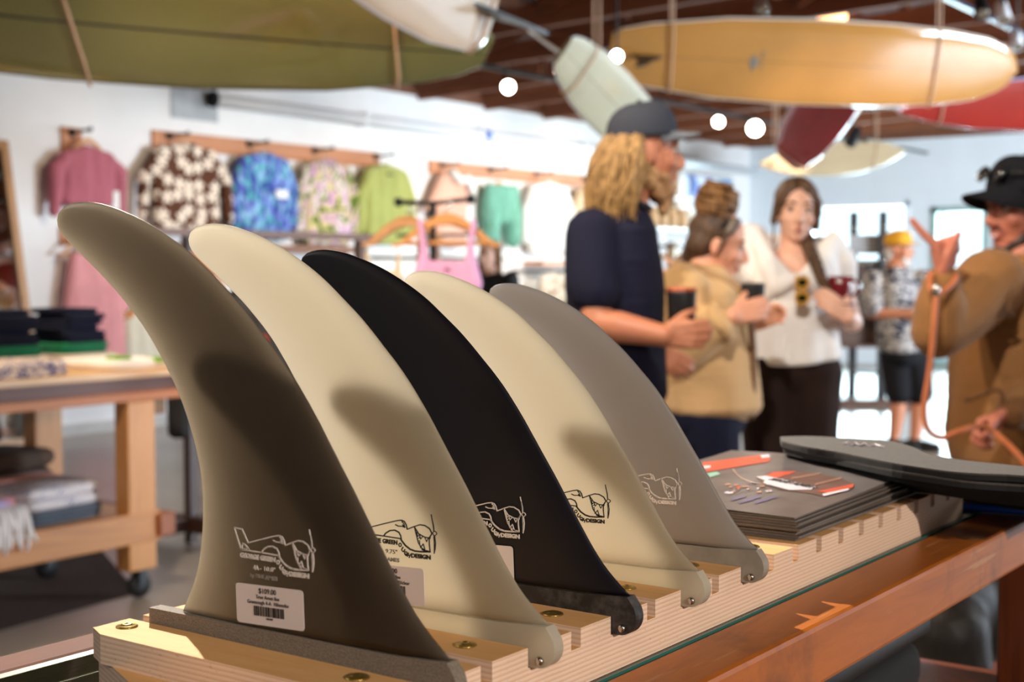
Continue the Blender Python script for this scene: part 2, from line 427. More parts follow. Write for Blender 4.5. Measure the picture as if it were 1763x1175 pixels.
box('top_rail', (PIN.x - .003, CY0, CZ - .046), (CX1, CY1, CZ), M_counter, ct, .004)
box('top_rail', (CX0, CY0, CZ - .046), (PIN.x - .320, CY1, CZ), wood('worn_rail_wood', '#3d1d12', '#6d3b26', 1, 9, .45), ct, .004)
box('top_rail', (PIN.x - .32, CY1 - .08, CZ - .046), (PIN.x - .003, CY1, CZ - .001), M_counter, ct, .003)
_mats['worn_rail_wood'].node_tree.nodes['Principled BSDF'].inputs['Specular IOR Level'].default_value = .12; _mats['worn_rail_wood'].node_tree.nodes['Principled BSDF'].inputs['Roughness'].default_value = .75
box('steel_strip', (PIN.x - .3199, CY0, CZ - .012), (PIN.x - .311, CY1 - .08, CZ - .0005), M_steel, ct)
M_ctop = wood('counter_inner_wood', '#4a2a1c', '#75452c', 1, 6, .4)
box('inner_panel', (PIN.x - .311, CY0, CZ - .03), (PIN.x - .003, CY1 - .08, CZ - .007), M_ctop, ct)
k = NT('counter_glass'); tr = k.add('ShaderNodeBsdfTransparent'); tr.inputs[0].default_value = c4('#e6efe9'); gl = k.add('ShaderNodeBsdfGlossy'); gl.inputs['Roughness'].default_value = .06
fr = k.add('ShaderNodeFresnel'); fr.inputs['IOR'].default_value = 1.5; mx = k.add('ShaderNodeMixShader')
k.link(fr.outputs[0], mx.inputs[0]); k.link(tr.outputs[0], mx.inputs[1]); k.link(gl.outputs[0], mx.inputs[2]); k.link(mx.outputs[0], k.out.inputs['Surface'])
box('glass_top', (PIN.x - .3105, CY0, CZ - .0065), (PIN.x - .0045, CY1 - .0805, CZ), k.m, ct)
box('glass_edge', (PIN.x - .0044, CY0, CZ - .0065), (PIN.x - .0031, CY1 - .0805, CZ + .0006), mat('green_glass_edge', '#2f6a62', .2, .1, 30), ct)
M_cleg = wood('counter_leg_wood', '#3a1a0d', '#6b3216', 2, 6, .4, .2)
for x in (CX1 - .06, CX0 + .005):
    for y in (CY0 + .02, CY1 - .098):
        box('leg', (x, y, 0), (x + .055, y + .092, CZ - .046), M_cleg, ct, .003)
box('shelf', (CX0 + .01, CY0 + .02, .925), (CX1 - .012, CY1 - .03, .945), M_cleg, ct)
# things on the inner shelf
t = thing('folded_blanket', 'folded cream blanket inside the counter under the black case', 'blanket', (-.58, 1.4, .945))
for i in range(3): box('fold', (-.72 + i * .006, 1.0, .945 + .014 * i), (-.455 - i * .006, 1.385 - i * .004, .945 + .014 * (i + 1) - .001), mat('cream_blanket', '#bfa88a', .9, .1, 30), t, .006)
cs = thing('storage_case', 'rounded black case on the blanket inside the counter', 'case', (-.6, 1.35, .988))
bm = bmesh.new(); bm_box(bm, (-.73, 1.02, .988), (-.47, 1.355, 1.045)); fin_bm('case_body', bm, M_blackm, cs, True, .022, 4)
bm = bmesh.new(); bm_box(bm, (-.735, 1.015, 1.0455), (-.465, 1.36, 1.075)); fin_bm('case_lid', bm, mat('black_rubber', '#0e0f11', .5, .1, 30), cs, True, .012, 4)

# ------------------------------------------------------------------ slotted plywood rack
k = NT('plywood'); tc = k.add('ShaderNodeTexCoord'); sp = k.add('ShaderNodeSeparateXYZ'); k.link(tc.outputs['Object'], sp.inputs[0])
wob = k.noise(k.coord('Object', (20, 20, 20)), 3, 3)
zz = k.math('ADD', sp.outputs[2], k.math('MULTIPLY', wob, .0009))
ph = k.math('FRACT', k.math('MULTIPLY', zz, 1 / .0030))
grain = k.noise(k.coord('Object', (40, 12, 420)), 2, 5, .7)
lay = k.ramp(ph, [(0, '#e0c0a3'), (.40, '#ead2bb'), (.5, '#efdac6'), (.86, '#e5caaf'), (1, '#c9a283')])
pits = k.ramp(k.noise(k.coord('Object', (150, 150, 320)), 2, 2), [(.28, (.9, .9, .9)), (.36, (0, 0, 0))])
side = k.mix(k.math('MULTIPLY', grain, .22), lay, '#c9a182'); side = k.mix(k.math('MULTIPLY', pits, .35), side, '#8a5f45')
top = k.ramp(k.noise(k.coord('Object', (9, 60, 9)), 2, 4, .6), [(.3, '#d6a368'), (.7, '#dfb178')])
ge = k.add('ShaderNodeNewGeometry'); s2 = k.add('ShaderNodeSeparateXYZ'); k.link(ge.outputs['Normal'], s2.inputs[0])
k.base(k.mix(k.math('GREATER_THAN', s2.outputs[2], .7), side, top)); k.bump(grain, .25, .0008); k.set(Roughness=.75, Specular_IOR_Level=.2)
M_ply = k.m
rk = thing('plywood_rack', 'pale slotted plywood block on the glass top holding the row of surfboard fins', 'rack', PIN + V((-.12, .4, -.0295)))
X0, X1 = PIN.x - .2505, PIN.x - .008
def Lp(x, y, z): return PIN + V((x, y, z))
# lower board, its front corner cut on the slant
prism('base_board', [(-.252, .861), (-.252, -.028), (-.1905, -.0545), (-.085, -.13), (-.008, -.13), (-.008, .861)], Lp(0, 0, -.0293), (1, 0, 0), (0, 1, 0), (0, 0, 1), .0178, M_ply, rk, .0006)
prism('slat_bed', [(-.2505, .861), (-.2505, -.033), (-.234, -.0405), (-.008, -.0405), (-.008, .861)], Lp(0, 0, -.0115), (1, 0, 0), (0, 1, 0), (0, 0, 1), .0062, M_ply, rk, .0004)
PITCHY, HS = .0453, .0053
edges = [-.0405] + [PITCHY * i for i in range(19)]
for i in range(20):
    y0 = -.0405 if i == 0 else PITCHY * (i - 1) + HS
    y1 = .861 if i == 19 else PITCHY * i - HS
    poly = [(-.2505, y0), (-.008, y0), (-.008, y1), (-.2505, y1)]
    if i == 0: poly = [(-.234, y0), (-.008, y0), (-.008, y1), (-.2505, y1), (-.2505, -.033)]
    if i == 19: poly = [(-.2505, y0), (-.008, y0), (-.008, y1 - .01), (-.02, y1), (-.2505, y1)]
    prism('slat', poly, Lp(0, 0, -.0053), (1, 0, 0), (0, 1, 0), (0, 0, 1), .0118, M_ply, rk, .0005)
bm = bmesh.new(); bm_lathe(bm, [(.0068, 0), (.0068, .0006), (.0058, .0012), (.0034, .0014), (.0032, .0019), (.0016, .002), (.0014, .0008)], (0, 0, 0), UP, 20)
me = bpy.data.meshes.new('screw'); bmesh.ops.recalc_face_normals(bm, faces=bm.faces); bm.to_mesh(me); bm.free(); me.materials.append(M_brass)
for p in me.polygons: p.use_smooth = True
for x, y in [(-.2353, -.0196), (-.0482, -.0168)] + [(-.041, .0685 + PITCHY * 2 * i) for i in range(9)] + [(-.21, .0685 + PITCHY * 2 * i) for i in range(9)] + [(-.036, .4305), (-.040, .852)]:
    o = bpy.data.objects.new('screw', me); COL.objects.link(o); o.location = Lp(x, y, .0065); o.parent = rk; o.matrix_parent_inverse = Matrix.Translation(rk.location).inverted()

# ------------------------------------------------------------------ surfboard fins
LE = [(.0101, .0084), (.0081, .0138), (.0032, .0205), (-.0056, .0272), (-.0185, .0388), (-.0298, .0524), (-.0401, .067), (-.0507, .0827), (-.0616, .0990), (-.0713, .1126), (-.0823, .1280), (-.0935, .1436), (-.1083, .162), (-.1202, .1747), (-.1298, .1837), (-.1417, .1949), (-.1538, .2054), (-.1662, .2148), (-.1749, .2213), (-.1845, .2283), (-.1974, .2363), (-.2106, .2433), (-.2268, .251), (-.2433, .2574), (-.2602, .2627), (-.2761, .2667), (-.2894, .2686), (-.2999, .2690), (-.3091, .2683), (-.3168, .2664), (-.3223, .2628), (-.3245, .258)]
TE = [(-.2062, .0165), (-.2005, .0269), (-.1957, .0358), (-.1915, .0471), (-.1887, .0610), (-.1873, .0740), (-.1873, .0910), (-.1889, .1038), (-.1921, .1161), (-.1968, .1287), (-.2022, .1403), (-.2088, .1519), (-.2178, .1648), (-.2268, .1760), (-.2350, .1855), (-.2446, .1949), (-.2558, .2044), (-.2671, .2134), (-.2816, .2234), (-.2963, .2330), (-.3113, .2424), (-.3189, .2480), (-.3235, .2533), (-.3245, .258)]
def resample(pts, n):
    pts = bez([(p[0], 0, p[1]) for p in pts], 6); d = [0]
    for a, b in zip(pts, pts[1:]): d.append(d[-1] + (b - a).length)
    out = []; j = 0
    for i in range(n):
        s = d[-1] * i / (n - 1)
        while j < len(d) - 2 and d[j + 1] < s: j += 1
        f = (s - d[j]) / max(d[j + 1] - d[j], 1e-9); out.append(pts[j].lerp(pts[j + 1], f))
    return out
def fin_mat(name, face, absorb, dens, trans, rough=.32, spec=.06, weave=.0, skin_col=None):
    k = NT(name); di = k.add('ShaderNodeBsdfDiffuse'); tl = k.add('ShaderNodeBsdfTranslucent'); gl = k.add('ShaderNodeBsdfGlossy')
    vec = k.coord('Object', (60, 60, 700)); nz = k.noise(vec, 1.0, 3)
    col = k.mix(k.math('MULTIPLY', nz, weave), face, tuple(x * .8 for x in lin(face)))
    k.link(col, tl.inputs[0])
    if skin_col: di.inputs[0].default_value = c4(skin_col)
    else: k.link(col, di.inputs[0])
    gl.inputs['Roughness'].default_value = rough; gl.inputs[0].default_value = (1, 1, 1, 1)
    m1 = k.add('ShaderNodeMixShader'); m1.inputs[0].default_value = trans; k.link(di.outputs[0], m1.inputs[1]); k.link(tl.outputs[0], m1.inputs[2])
    lw = k.add('ShaderNodeLayerWeight'); lw.inputs[0].default_value = .22
    m2 = k.add('ShaderNodeMixShader'); k.link(k.math('ADD', k.math('MULTIPLY', lw.outputs['Fresnel'], .55), spec * .5), m2.inputs[0]); k.link(m1.outputs[0], m2.inputs[1]); k.link(gl.outputs[0], m2.inputs[2])
    k.link(m2.outputs[0], k.out.inputs['Surface'])
    if dens:
        ab = k.add('ShaderNodeVolumeAbsorption'); ab.inputs['Color'].default_value = c4(absorb); ab.inputs['Density'].default_value = dens; k.link(ab.outputs[0], k.out.inputs['Volume'])
    return k.m
M_fsmoke = fin_mat('smoke_fin', '#dcd5c8', '#857558', 330, .82, .34, .035, weave=.25, skin_col='#5d4b35')
M_fclear = fin_mat('clear_fin', '#f4f0e6', '#e2d3a2', 40, .77, .34, .05, weave=.06, skin_col='#cfbf96')
M_fgrey = fin_mat('grey_fin', '#d8d6d5', '#a39480', 150, .70, .34, .08, weave=.06, skin_col='#a59c92')
M_fblack = mat('black_fin', '#0c0a14', .42, .2, 12, spec=.3)
M_tsmoke = mat('smoke_tab', '#7d7264', .75, .3, 900, bump=.5, bscale=900)
M_tclear = fin_mat('clear_tab', '#f4eedb', '#e4d6a4', 30, .72, .5)
M_tgrey = mat('grey_tab', '#8d877c', .55, .15, 60, trans=.3)
k = NT('black_tab'); v = k.coord(); n = k.noise(v, 160, 5, .7); n2 = k.noise(v, 40, 3)
k.base(k.ramp(k.math('MULTIPLY', n, n2), [(.2, '#1a191a'), (.42, '#4a4846')])); k.set(Roughness=.55); M_tblack = k.m
M_ink_w = mat('white_ink', '#d9d2cb', .6, .02); M_ink_k = mat('black_ink', '#15130f', .6, .02); M_ink_s = mat('sticker_ink', '#3a3634', .6, .02); M_ink_g = mat('grey_ink', '#8d8780', .6, .02)
M_stick = mat('sticker_paper', '#d8cfcd', .55, .02, 30)
# emblem traced as strokes in units of the first fin's print
def lg(u, v):                                            # print coordinates -> fin plane (fit of the measured print)
    return V((-.16547 + 9.591e-5 * u - 1.0857e-6 * v + 5.55e-10 * u * v, 0, .08336 + 9.783e-6 * u - 7.1047e-5 * v + 4.92e-9 * u * v))
LSH = {0: (0, 0), 1: (.0141, -.0029), 2: (.0158, -.0041), 3: (.0250, -.0065), 4: (.0320, -.0048)}
def fin(i, label, yi, sx, sz, mb, mt, ink, size_txt, price, kind, group='surfboard fins standing in the rack', sticker=True):
    t = thing('surfboard_fin', label, 'fin', Lp(-.1, yi, .0065), group)
    def S(p): return V((.006 + (p[0] - .006) * sx, 0, .0165 + (p[1] - .0165) * sz))
    N, Mx = 72, 26
    le = resample(LE[2:], N); te = resample(TE, N)
    for side_n in (0,):
        rows_f, rows_b = [], []
        for j in range(N):
            a, b = le[j], te[j]; s = j / (N - 1); h = .0046 * (1 - .62 * s ** 1.4)
            rf, rb = [], []
            for q in range(Mx + 1):
                c = q / Mx; c = .5 - .5 * math.cos(math.pi * c)
                p = a.lerp(b, c); prof = min(1.0, (c / .16) ** .5 if c < .16 else 1.0) * (1 - max(0, (c - .3) / .7) ** 2.0 * .9) if c < 1 else .1
                prof = max(prof, .06 if c == 0 else .1)
                endf = min(1, (1 - s) / .04) ** .5 if s > .96 else 1
                w = S((p.x, p.z)); hh = max(h * prof * max(endf, .1), .0003)
                rf.append(Lp(w.x, yi - hh, w.z)); rb.append(Lp(w.x, yi + hh, w.z))
            rows_f.append(rf + rb[::-1])
        b_o = grid_mesh('fin_blade', rows_f, mb, t, close_u=True, caps=True)
    # tab: flat base with a rounded front lobe that overhangs the plywood end
    tl = .006 + (-.2325 - .006) * sx
    poly = [(tl, .0158), (tl, -.0046), (-.003, -.0046)]
    for a in range(0, 100, 12):
        an = math.radians(-80 + a * 1.05); poly.append((-.0022 + .0122 * math.cos(an), .0075 + .0122 * math.sin(an)))
    poly += [(.0085, .0137), (.0036, .0202), (-.012, .0192), (-.03, .0181), (tl * .45, .0172)]
    prism('fin_tab', poly, Lp(0, yi - .0047, 0), (1, 0, 0), (0, 0, 1), (0, 1, 0), .0094, mt, t, .0009)
    bm = bmesh.new(); bm_lathe(bm, [(.0026, 0), (.0026, .0102), (.0022, .0112), (.001, .0117)], Lp(-.0, yi + .0048, .0), V((0, -1, 0)), 18); fin_bm('front_pin', bm, M_steel, t, True)
    # printed emblem, flat on the visible face
    fy = yi - .0052
    def Q(u, v):
        p = lg(u, v); return Lp(p.x + LSH[i][0], fy, p.z + LSH[i][1])
    strokes = [([(110, 142), (178, 155), (232, 270)], 8), ([(110, 142), (170, 325), (345, 352), (490, 378)], 8), ([(176, 322), (180, 278), (203, 284), (238, 326), (176, 322)], 9),
        ([(232, 270), (350, 240), (460, 213), (495, 210), (520, 222), (535, 250), (545, 293), (600, 270), (650, 253), (690, 260), (730, 290), (750, 335)], 8),
        ([(490, 378), (500, 398), (530, 440), (570, 475), (610, 492), (665, 499), (735, 500)], 11),
        ([(345, 352), (365, 325), (400, 303), (440, 300), (475, 320), (490, 350), (495, 380)], 9),
        ([(445, 250), (470, 264), (505, 266), (526, 276)], 7), ([(526, 276), (516, 242), (500, 222)], 6), ([(512, 268), (505, 250), (517, 262)], 4),
        ([(605, 273), (640, 335), (690, 366), (725, 374), (742, 350)], 7), ([(605, 273), (620, 340), (637, 412), (662, 462), (702, 492)], 7),
        ([(727, 374), (728, 430), (735, 500)], 8), ([(748, 335), (735, 360), (733, 380)], 7),
        ([(622, 318), (632, 360), (647, 343), (656, 384), (674, 360)], 5), ([(690, 366), (706, 408), (719, 374)], 5), ([(630, 384), (646, 372), (652, 350)], 4), ([(634, 404), (648, 396), (650, 428), (640, 424)], 4),
        ([(655, 462), (678, 428), (692, 478), (684, 486)], 6), ([(668, 478), (690, 488), (720, 494)], 9),
        ([(742, 160), (752, 215), (760, 262), (764, 312)], 6), ([(750, 205), (762, 262), (765, 300)], 5), ([(770, 352), (778, 420), (776, 470), (768, 515)], 7), ([(764, 360), (768, 430), (768, 500)], 4),
        ([(766, 310), (784, 322), (789, 338), (777, 352), (764, 352), (754, 332), (766, 310)], 5)]
    bm = bmesh.new()
    for pts, w in strokes:
        P_ = [Q(*p) for p in pts]; hw = w * .5e-4 * .92
        for a, b in zip(P_, P_[1:]):
            dd = (b - a); 
            if dd.length < 1e-6: continue
            dd.normalize(); nn = V((-dd.z, 0, dd.x)) * hw; a2, b2 = a - dd * hw * .5, b + dd * hw * .5
            fr_ = [bm.verts.new(p) for p in (a2 + nn, b2 + nn, b2 - nn, a2 - nn)]; bk = [bm.verts.new(v_.co + V((0, .0005, 0))) for v_ in fr_]
            bm.faces.new(fr_); bm.faces.new(bk[::-1])
            for q in range(4): bm.faces.new((fr_[q], fr_[(q + 1) % 4], bk[(q + 1) % 4], bk[q]))
    fin_bm('plane_emblem', bm, ink, t)
    # lettering under the emblem
    ts = []
    def line(s, u, v, du, dv, h, bold=.00020, m=ink, nm='l'):
        a, b = Q(u, v), Q(u + du, v + dv); x = (b - a).normalized(); y = V((0, 1, 0)).cross(x) * -1
        o = text_mesh(nm, s, h, a - x * 0, x, y, m, None, bold, 'LEFT', .0002)
        w = max((v_.co - a).dot(x) for v_ in o.data.vertices); L_ = (b - a).length
        for v_ in o.data.vertices:
            dv_ = v_.co - a; v_.co = a + x * dv_.dot(x) * L_ / max(w, 1e-6) + y * dv_.dot(y) + V((0, dv_.y, 0))
        return o
    ts.append(line('GEORGE', 163, 388, 162, 24, .0037)); ts.append(line('GREEN', 338, 414, 128, 18, .0037))
    for ch, u, v, du, dv in (('O', 470, 430, 24, 24), ('U', 494, 470, 24, 30), ('G', 518, 506, 24, 26), ('H', 546, 530, 22, 18)): ts.append(line(ch, u, v + 6, du, dv, .0035))
    ts.append(line('DESIGN', 580, 548, 163, 22, .0036))
    join_meshes('emblem_lettering', ts, ink, t)
    if size_txt:
        ts = [line(size_txt[0], 280, 494, 46, 5, .0036, .00012), line(size_txt[1], 334, 500, 130, 18, .0036, 0)]
        join_meshes('size_lettering', ts, ink if i == 0 else M_ink_k, t)
        ts = [line('by TRUE', 252, 556, 118, 16, .0032, 0, nm='a'), line('AMES', 380, 578, 103, 14, .0033, .00012, nm='a')]
        join_meshes('maker_lettering', ts, M_ink_g if i == 0 else M_ink_g, t)
    if sticker:
        ang = math.radians(2.6); ux, uz = V((math.cos(ang), 0, math.sin(ang))), V((-math.sin(ang), 0, math.cos(ang)))
        so = Lp(-.1262 + LSH[i][0] * .95, fy - .0002, .0318 + LSH[i][1] * .6)        # sticker centre
        hw, hh, r = .0273, .0116, .0022; poly = []
        for cx, cz, a0 in ((hw - r, hh - r, 0), (-hw + r, hh - r, 90), (-hw + r, -hh + r, 180), (hw - r, -hh + r, 270)):
            for q in range(5): an = math.radians(a0 + q * 22.5); poly.append((cx + r * math.cos(an), cz + r * math.sin(an)))
        s_o = prism('price_sticker', poly, so, ux, uz, (0, 1, 0), .0004, M_stick, t)
        if price:
            for s, dz, h in ((price, .0046, .0044), ('True Ames fins', .0078, .0031), (kind, .0110, .0031)):
                text_mesh('sticker_lettering', s, h, so + uz * (hh - dz) - ux * .001 + V((0, -.0002, 0)), ux, uz, M_ink_s, s_o, 0, 'CENTER', .0001)
            bm = bmesh.new(); rr = random.Random(5 + i); x = -.0125; mt = frame_mtx(so, ux, V((0, 1, 0)), uz)
            while x < .0115:
                w = rr.choice((.0004, .0006, .001)); bm_box(bm, (x, -.0003, hh - .0178), (x + w, 0, hh - .0122), mt); x += w + rr.choice((.0004, .0006, .0009))
            fin_bm('barcode', bm, M_ink_k, s_o)
            text_mesh('sticker_lettering', '1052907', .0016, so + uz * (hh - .0196) + V((0, -.0002, 0)), ux, uz, M_ink_k, s_o, 0, 'CENTER', .0001)
    return t
fin(0, 'tall smoky brown translucent fin nearest the front of the rack', 0.0, 1, 1, M_fsmoke, M_tsmoke, M_ink_w, ('4A', '- 10.0"'), '$109.00', 'Greenough 4-A  10/smoke')
fin(1, 'cream translucent fin second in the rack with black emblem and price sticker', .0906, .93, .953, M_fclear, M_tclear, M_ink_k, ('4A', '- 9.75"'), '$105.00', 'Greenough 4-A  9.75/clear')
fin(2, 'solid black fin third in the rack with white emblem', .1812, .872, .886, M_fblack, M_tblack, M_ink_w, None, None, '')
fin(3, 'cream translucent fin fourth in the rack between the black and grey ones', .2718, .80, .825, M_fclear, M_tclear, M_ink_k, None, None, '', sticker=False)
fin(4, 'pale grey fin fifth and last of the standing row', .3624, .755, .784, M_fgrey, M_tgrey, M_ink_w, None, None, '', sticker=False)
# ------------------------------------------------------------------ magazines, foam sheets and hoop on the counter
k = NT('cover_print'); k.base('#4a4342'); k.set(Roughness=.28, Specular_IOR_Level=.6); n = k.noise(k.coord(), 14, 4); k.base(k.ramp(n, [(.35, '#575050'), (.7, '#736c69')])); M_cover = k.m
M_paper = mat('page_edges', '#6e6254', .8, .25, 900); M_pr_o = mat('orange_print', '#c9553a', .35, .15, 30); M_pr_w = mat('white_print', '#d7d0d6', .35, .05, 30); M_pr_g = mat('mint_print', '#8fbfa8', .35, .1)
M_pr_p = mat('violet_print', '#6e6684', .35, .2, 30); M_pr_t = mat('tan_print', '#b78d74', .35, .2, 60)
zt = PIN.z + .0066
NB, BT = 9, .0021
base_c = [on_z(1225, 935, zt), on_z(1373, 935, zt), on_z(1590, 848, zt), on_z(1345, 785, zt)]
mo = on_z(1373, 934, zt); me_y = (on_z(1592, 846, zt) - mo).normalized(); me_x = V((-me_y.y, me_y.x, 0))     # corner nearest the camera, along the long edge, inwards
ML, MWd = .335, .212
rr = random.Random(3)
for i in range(NB):
    top_ = i == NB - 1
    sh = V(((rr.random() - .5) * .006, (rr.random() - .5) * .008, 0)); rot = (rr.random() - .5) * .03
    if top_: sh, rot = V((-.004, .004, 0)), .012
    y = Matrix.Rotation(rot, 3, 'Z') @ me_y; x = V((-y.y, y.x, 0))
    z0 = zt + i * BT
    lab = 'topmost dark booklet of the stack, its cover printed with an orange and white badge' if top_ else 'dark booklet, %s in the stack on the plywood rack' % ('lowest', 'second from the bottom', 'third from the bottom', 'fourth from the bottom', 'fifth from the bottom', 'fourth from the top', 'third from the top', 'just under the printed one')[i]
    b = thing('booklet', lab, 'booklet', mo + sh + V((0, 0, z0 - mo.z)), 'booklets stacked on the plywood rack')
    org = mo + sh; org.z = z0
    cur = .0035 if top_ else 0
    rows = []
    for a in range(9):
        u = ML * a / 8; row = []
        for c in range(5):
            w_ = MWd * c / 4; lift = (cur * (u / ML) ** 3 * 1.0 + (.0015 if top_ else 0) * math.sin(3.1 * c / 4))
            row.append(org + y * u + x * w_ + UP * (BT * .93 + lift))
        rows.append(row)
    bm = bmesh.new()
    for dz, nm in ((0, 0),):
        T_ = [[bm.verts.new(p) for p in r] for r in rows]; Bv = [[bm.verts.new(p - UP * .0006) for p in r] for r in rows]
        for a in range(8):
            for c in range(4):
                bm.faces.new((T_[a][c], T_[a][c + 1], T_[a + 1][c + 1], T_[a + 1][c])); bm.faces.new((Bv[a][c], Bv[a + 1][c], Bv[a + 1][c + 1], Bv[a][c + 1]))
        rim = [(a, 0) for a in range(9)] + [(8, c) for c in range(1, 5)] + [(a, 4) for a in range(7, -1, -1)] + [(0, c) for c in range(3, 0, -1)]
        for (a, c), (a2, c2) in zip(rim, rim[1:] + rim[:1]): bm.faces.new((T_[a][c], T_[a2][c2], Bv[a2][c2], Bv[a][c]))
    fin_bm('cover', bm, M_cover, b)
    prism('pages', [(.0008, .0008), (ML - .001, .0008), (ML - .001, MWd - .001), (.0008, MWd - .001)], org + UP * .0001, y, x, V((0, 0, 1)), BT * .58, M_paper, b)
    if top_:
        def pr(nm, poly, m, h=.0004):
            zs = BT * .93 + .0016
            # printed patch lies on the cover: u along the long edge, w inwards
            bm = bmesh.new(); vs2 = []
            for u, w_ in poly:
                c_ = w_ / MWd * 4; lift = cur * (u / ML) ** 3 + .0015 * math.sin(3.1 * c_ / 4)
                vs2.append(bm.verts.new(org + y * u + x * w_ + UP * (BT * .93 + lift + h)))
            f = bm.faces.new(vs2); bmesh.ops.triangulate(bm, faces=[f]); r = bmesh.ops.solidify if False else None
            return fin_bm(nm, bm, m, b)
        def inv(px, py):
            p = on_z(px, py, z0 + BT) - org; return (p.dot(y), p.dot(x))
        P4 = lambda L: [inv(1200 + u / 4.4075, 740 + v / 4.4075) for u, v in L]
        pr('cover_art', P4([(40, 262), (490, 222), (560, 245), (545, 268), (75, 335), (45, 290)]), M_pr_o)
        pr('cover_art', P4([(480, 225), (545, 218), (552, 240), (492, 244)]), M_pr_w, .0006)
        pr('cover_art', P4([(75, 345), (150, 335), (175, 355), (100, 375)]), M_pr_g)
        pr('cover_art', P4([(50, 290), (105, 290), (100, 305), (55, 310)]), M_pr_w, .0006)
        pr('cover_badge', P4([(445, 380), (560, 345), (700, 335), (880, 350), (1100, 385), (1190, 430), (1175, 460), (960, 515), (860, 495), (640, 470), (500, 425)]), mat('badge_print', '#6d5148', .35, .15, 40), .0005)
        pr('cover_badge', P4([(500, 378), (580, 345), (755, 340), (700, 362), (590, 392)]), M_pr_o, .0008)
        pr('cover_badge', P4([(905, 482), (1010, 462), (1190, 425), (1185, 450), (1000, 490)]), M_pr_o, .0008)
        pr('cover_badge', P4([(950, 500), (1150, 458), (1150, 470), (960, 516)]), M_pr_w, .0009)
        pr('cover_badge', P4([(445, 380), (520, 372), (905, 450), (870, 470), (700, 475), (500, 425), (515, 405)]), M_pr_w, .0009)
        for (u0, v0, u1, v1, n_) in ((710, 400, 930, 365, 9), (890, 440, 1090, 395, 9)):
            for q in range(n_):
                u = u0 + (u1 - u0) * q / n_; v_ = v0 + (v1 - v0) * q / n_
                pr('cover_lettering', P4([(u, v_), (u + 14, v_ - 3), (u + 34, v_ + 12 - 30), (u + 20, v_ + 12 - 27)]), M_pr_t, .0010)
        a3, b3 = [org + y * q[0] + x * q[1] + UP * (BT + .003) for q in P4([(528, 400), (860, 462)])]
        xx = (b3 - a3).normalized(); o3 = text_mesh('cover_lettering', 'TRUE AMES', .0135, a3, xx, V((0, 0, 1)).cross(xx), M_ink_k, b, .0003)
        w3 = max((v_.co - a3).dot(xx) for v_ in o3.data.vertices)
        for v_ in o3.data.vertices:
            q_ = (v_.co - a3).dot(xx); v_.co += xx * (q_ * (b3 - a3).length / w3 - q_)
        rq = random.Random(9)
        for q in range(26):
            u, v_ = rq.uniform(150, 560), rq.uniform(410, 500); w_ = rq.uniform(14, 50)
            pr('cover_art', P4([(u, v_), (u + w_, v_ - 8), (u + w_ * 1.2, v_ + 5), (u + w_ * .3, v_ + 9)]), rq.choice((M_pr_t, M_pr_p, M_pr_o, M_pr_w)), .0006)
        for q in range(5):
            u, v_ = 250 + q * 60, 540 + (q % 2) * 20
            pr('cover_art', P4([(u, v_), (u + 110, v_ - 26), (u + 120, v_ - 14), (u + 15, v_ + 14)]), M_pr_p, .0005)
        arc = [org + y * q[0] + x * q[1] + UP * (BT + .0026) for q in P4([(272, 318), (320, 375), (400, 418), (520, 440)])]
        tube('cover_art', bez(arc, 5), .0005, M_pr_t, b, 5)

k = NT('foam_sheet'); v = k.coord(); n = k.noise(v, 300, 4, .7); k.base(k.ramp(n, [(.3, '#3d3936'), (.7, '#544f4a')])); k.set(Roughness=.85); k.bump(n, .3, .001); M_foam = k.m
M_foamk = mat('foam_edge', '#121212', .8, .2, 200)
# outline of the top sheet (a wide curved cover), measured on its own height
ZF = PIN.z + .0465
fr_px = [(1346, 760), (1385, 769), (1440, 778), (1500, 790), (1560, 801), (1660, 814), (1763, 821), (1880, 836)]
bk_px = [(1343, 752), (1395, 751), (1450, 754), (1530, 759), (1572, 770), (1602, 782), (1663, 793), (1763, 805), (1880, 822)]
def samp(px, n):
    q = bez([on_z(a_, b_, ZF) for a_, b_ in px], 8); d_ = [0]
    for a_, b_ in zip(q, q[1:]): d_.append(d_[-1] + (b_ - a_).length)
    out = []
    for i in range(n):
        s_ = d_[-1] * i / (n - 1); j = max(0, min(len(q) - 2, next((k_ for k_, v_ in enumerate(d_) if v_ >= s_), len(d_) - 1) - 1)); out.append(q[j].lerp(q[j + 1], (s_ - d_[j]) / max(d_[j + 1] - d_[j], 1e-9)))
    return out
NF = 30; Fr_, Bk_ = samp(fr_px, NF), samp(bk_px, NF)
low = bez([Lp(-.16, .912, 0), Lp(-.07, .900, 0), Lp(.0, .886, 0), Lp(.07, .862, 0), Lp(.17, .835, 0)], 10); Fl_ = [low[min(len(low) - 1, round(q * (len(low) - 1) / (NF - 1)))] for q in range(NF)]
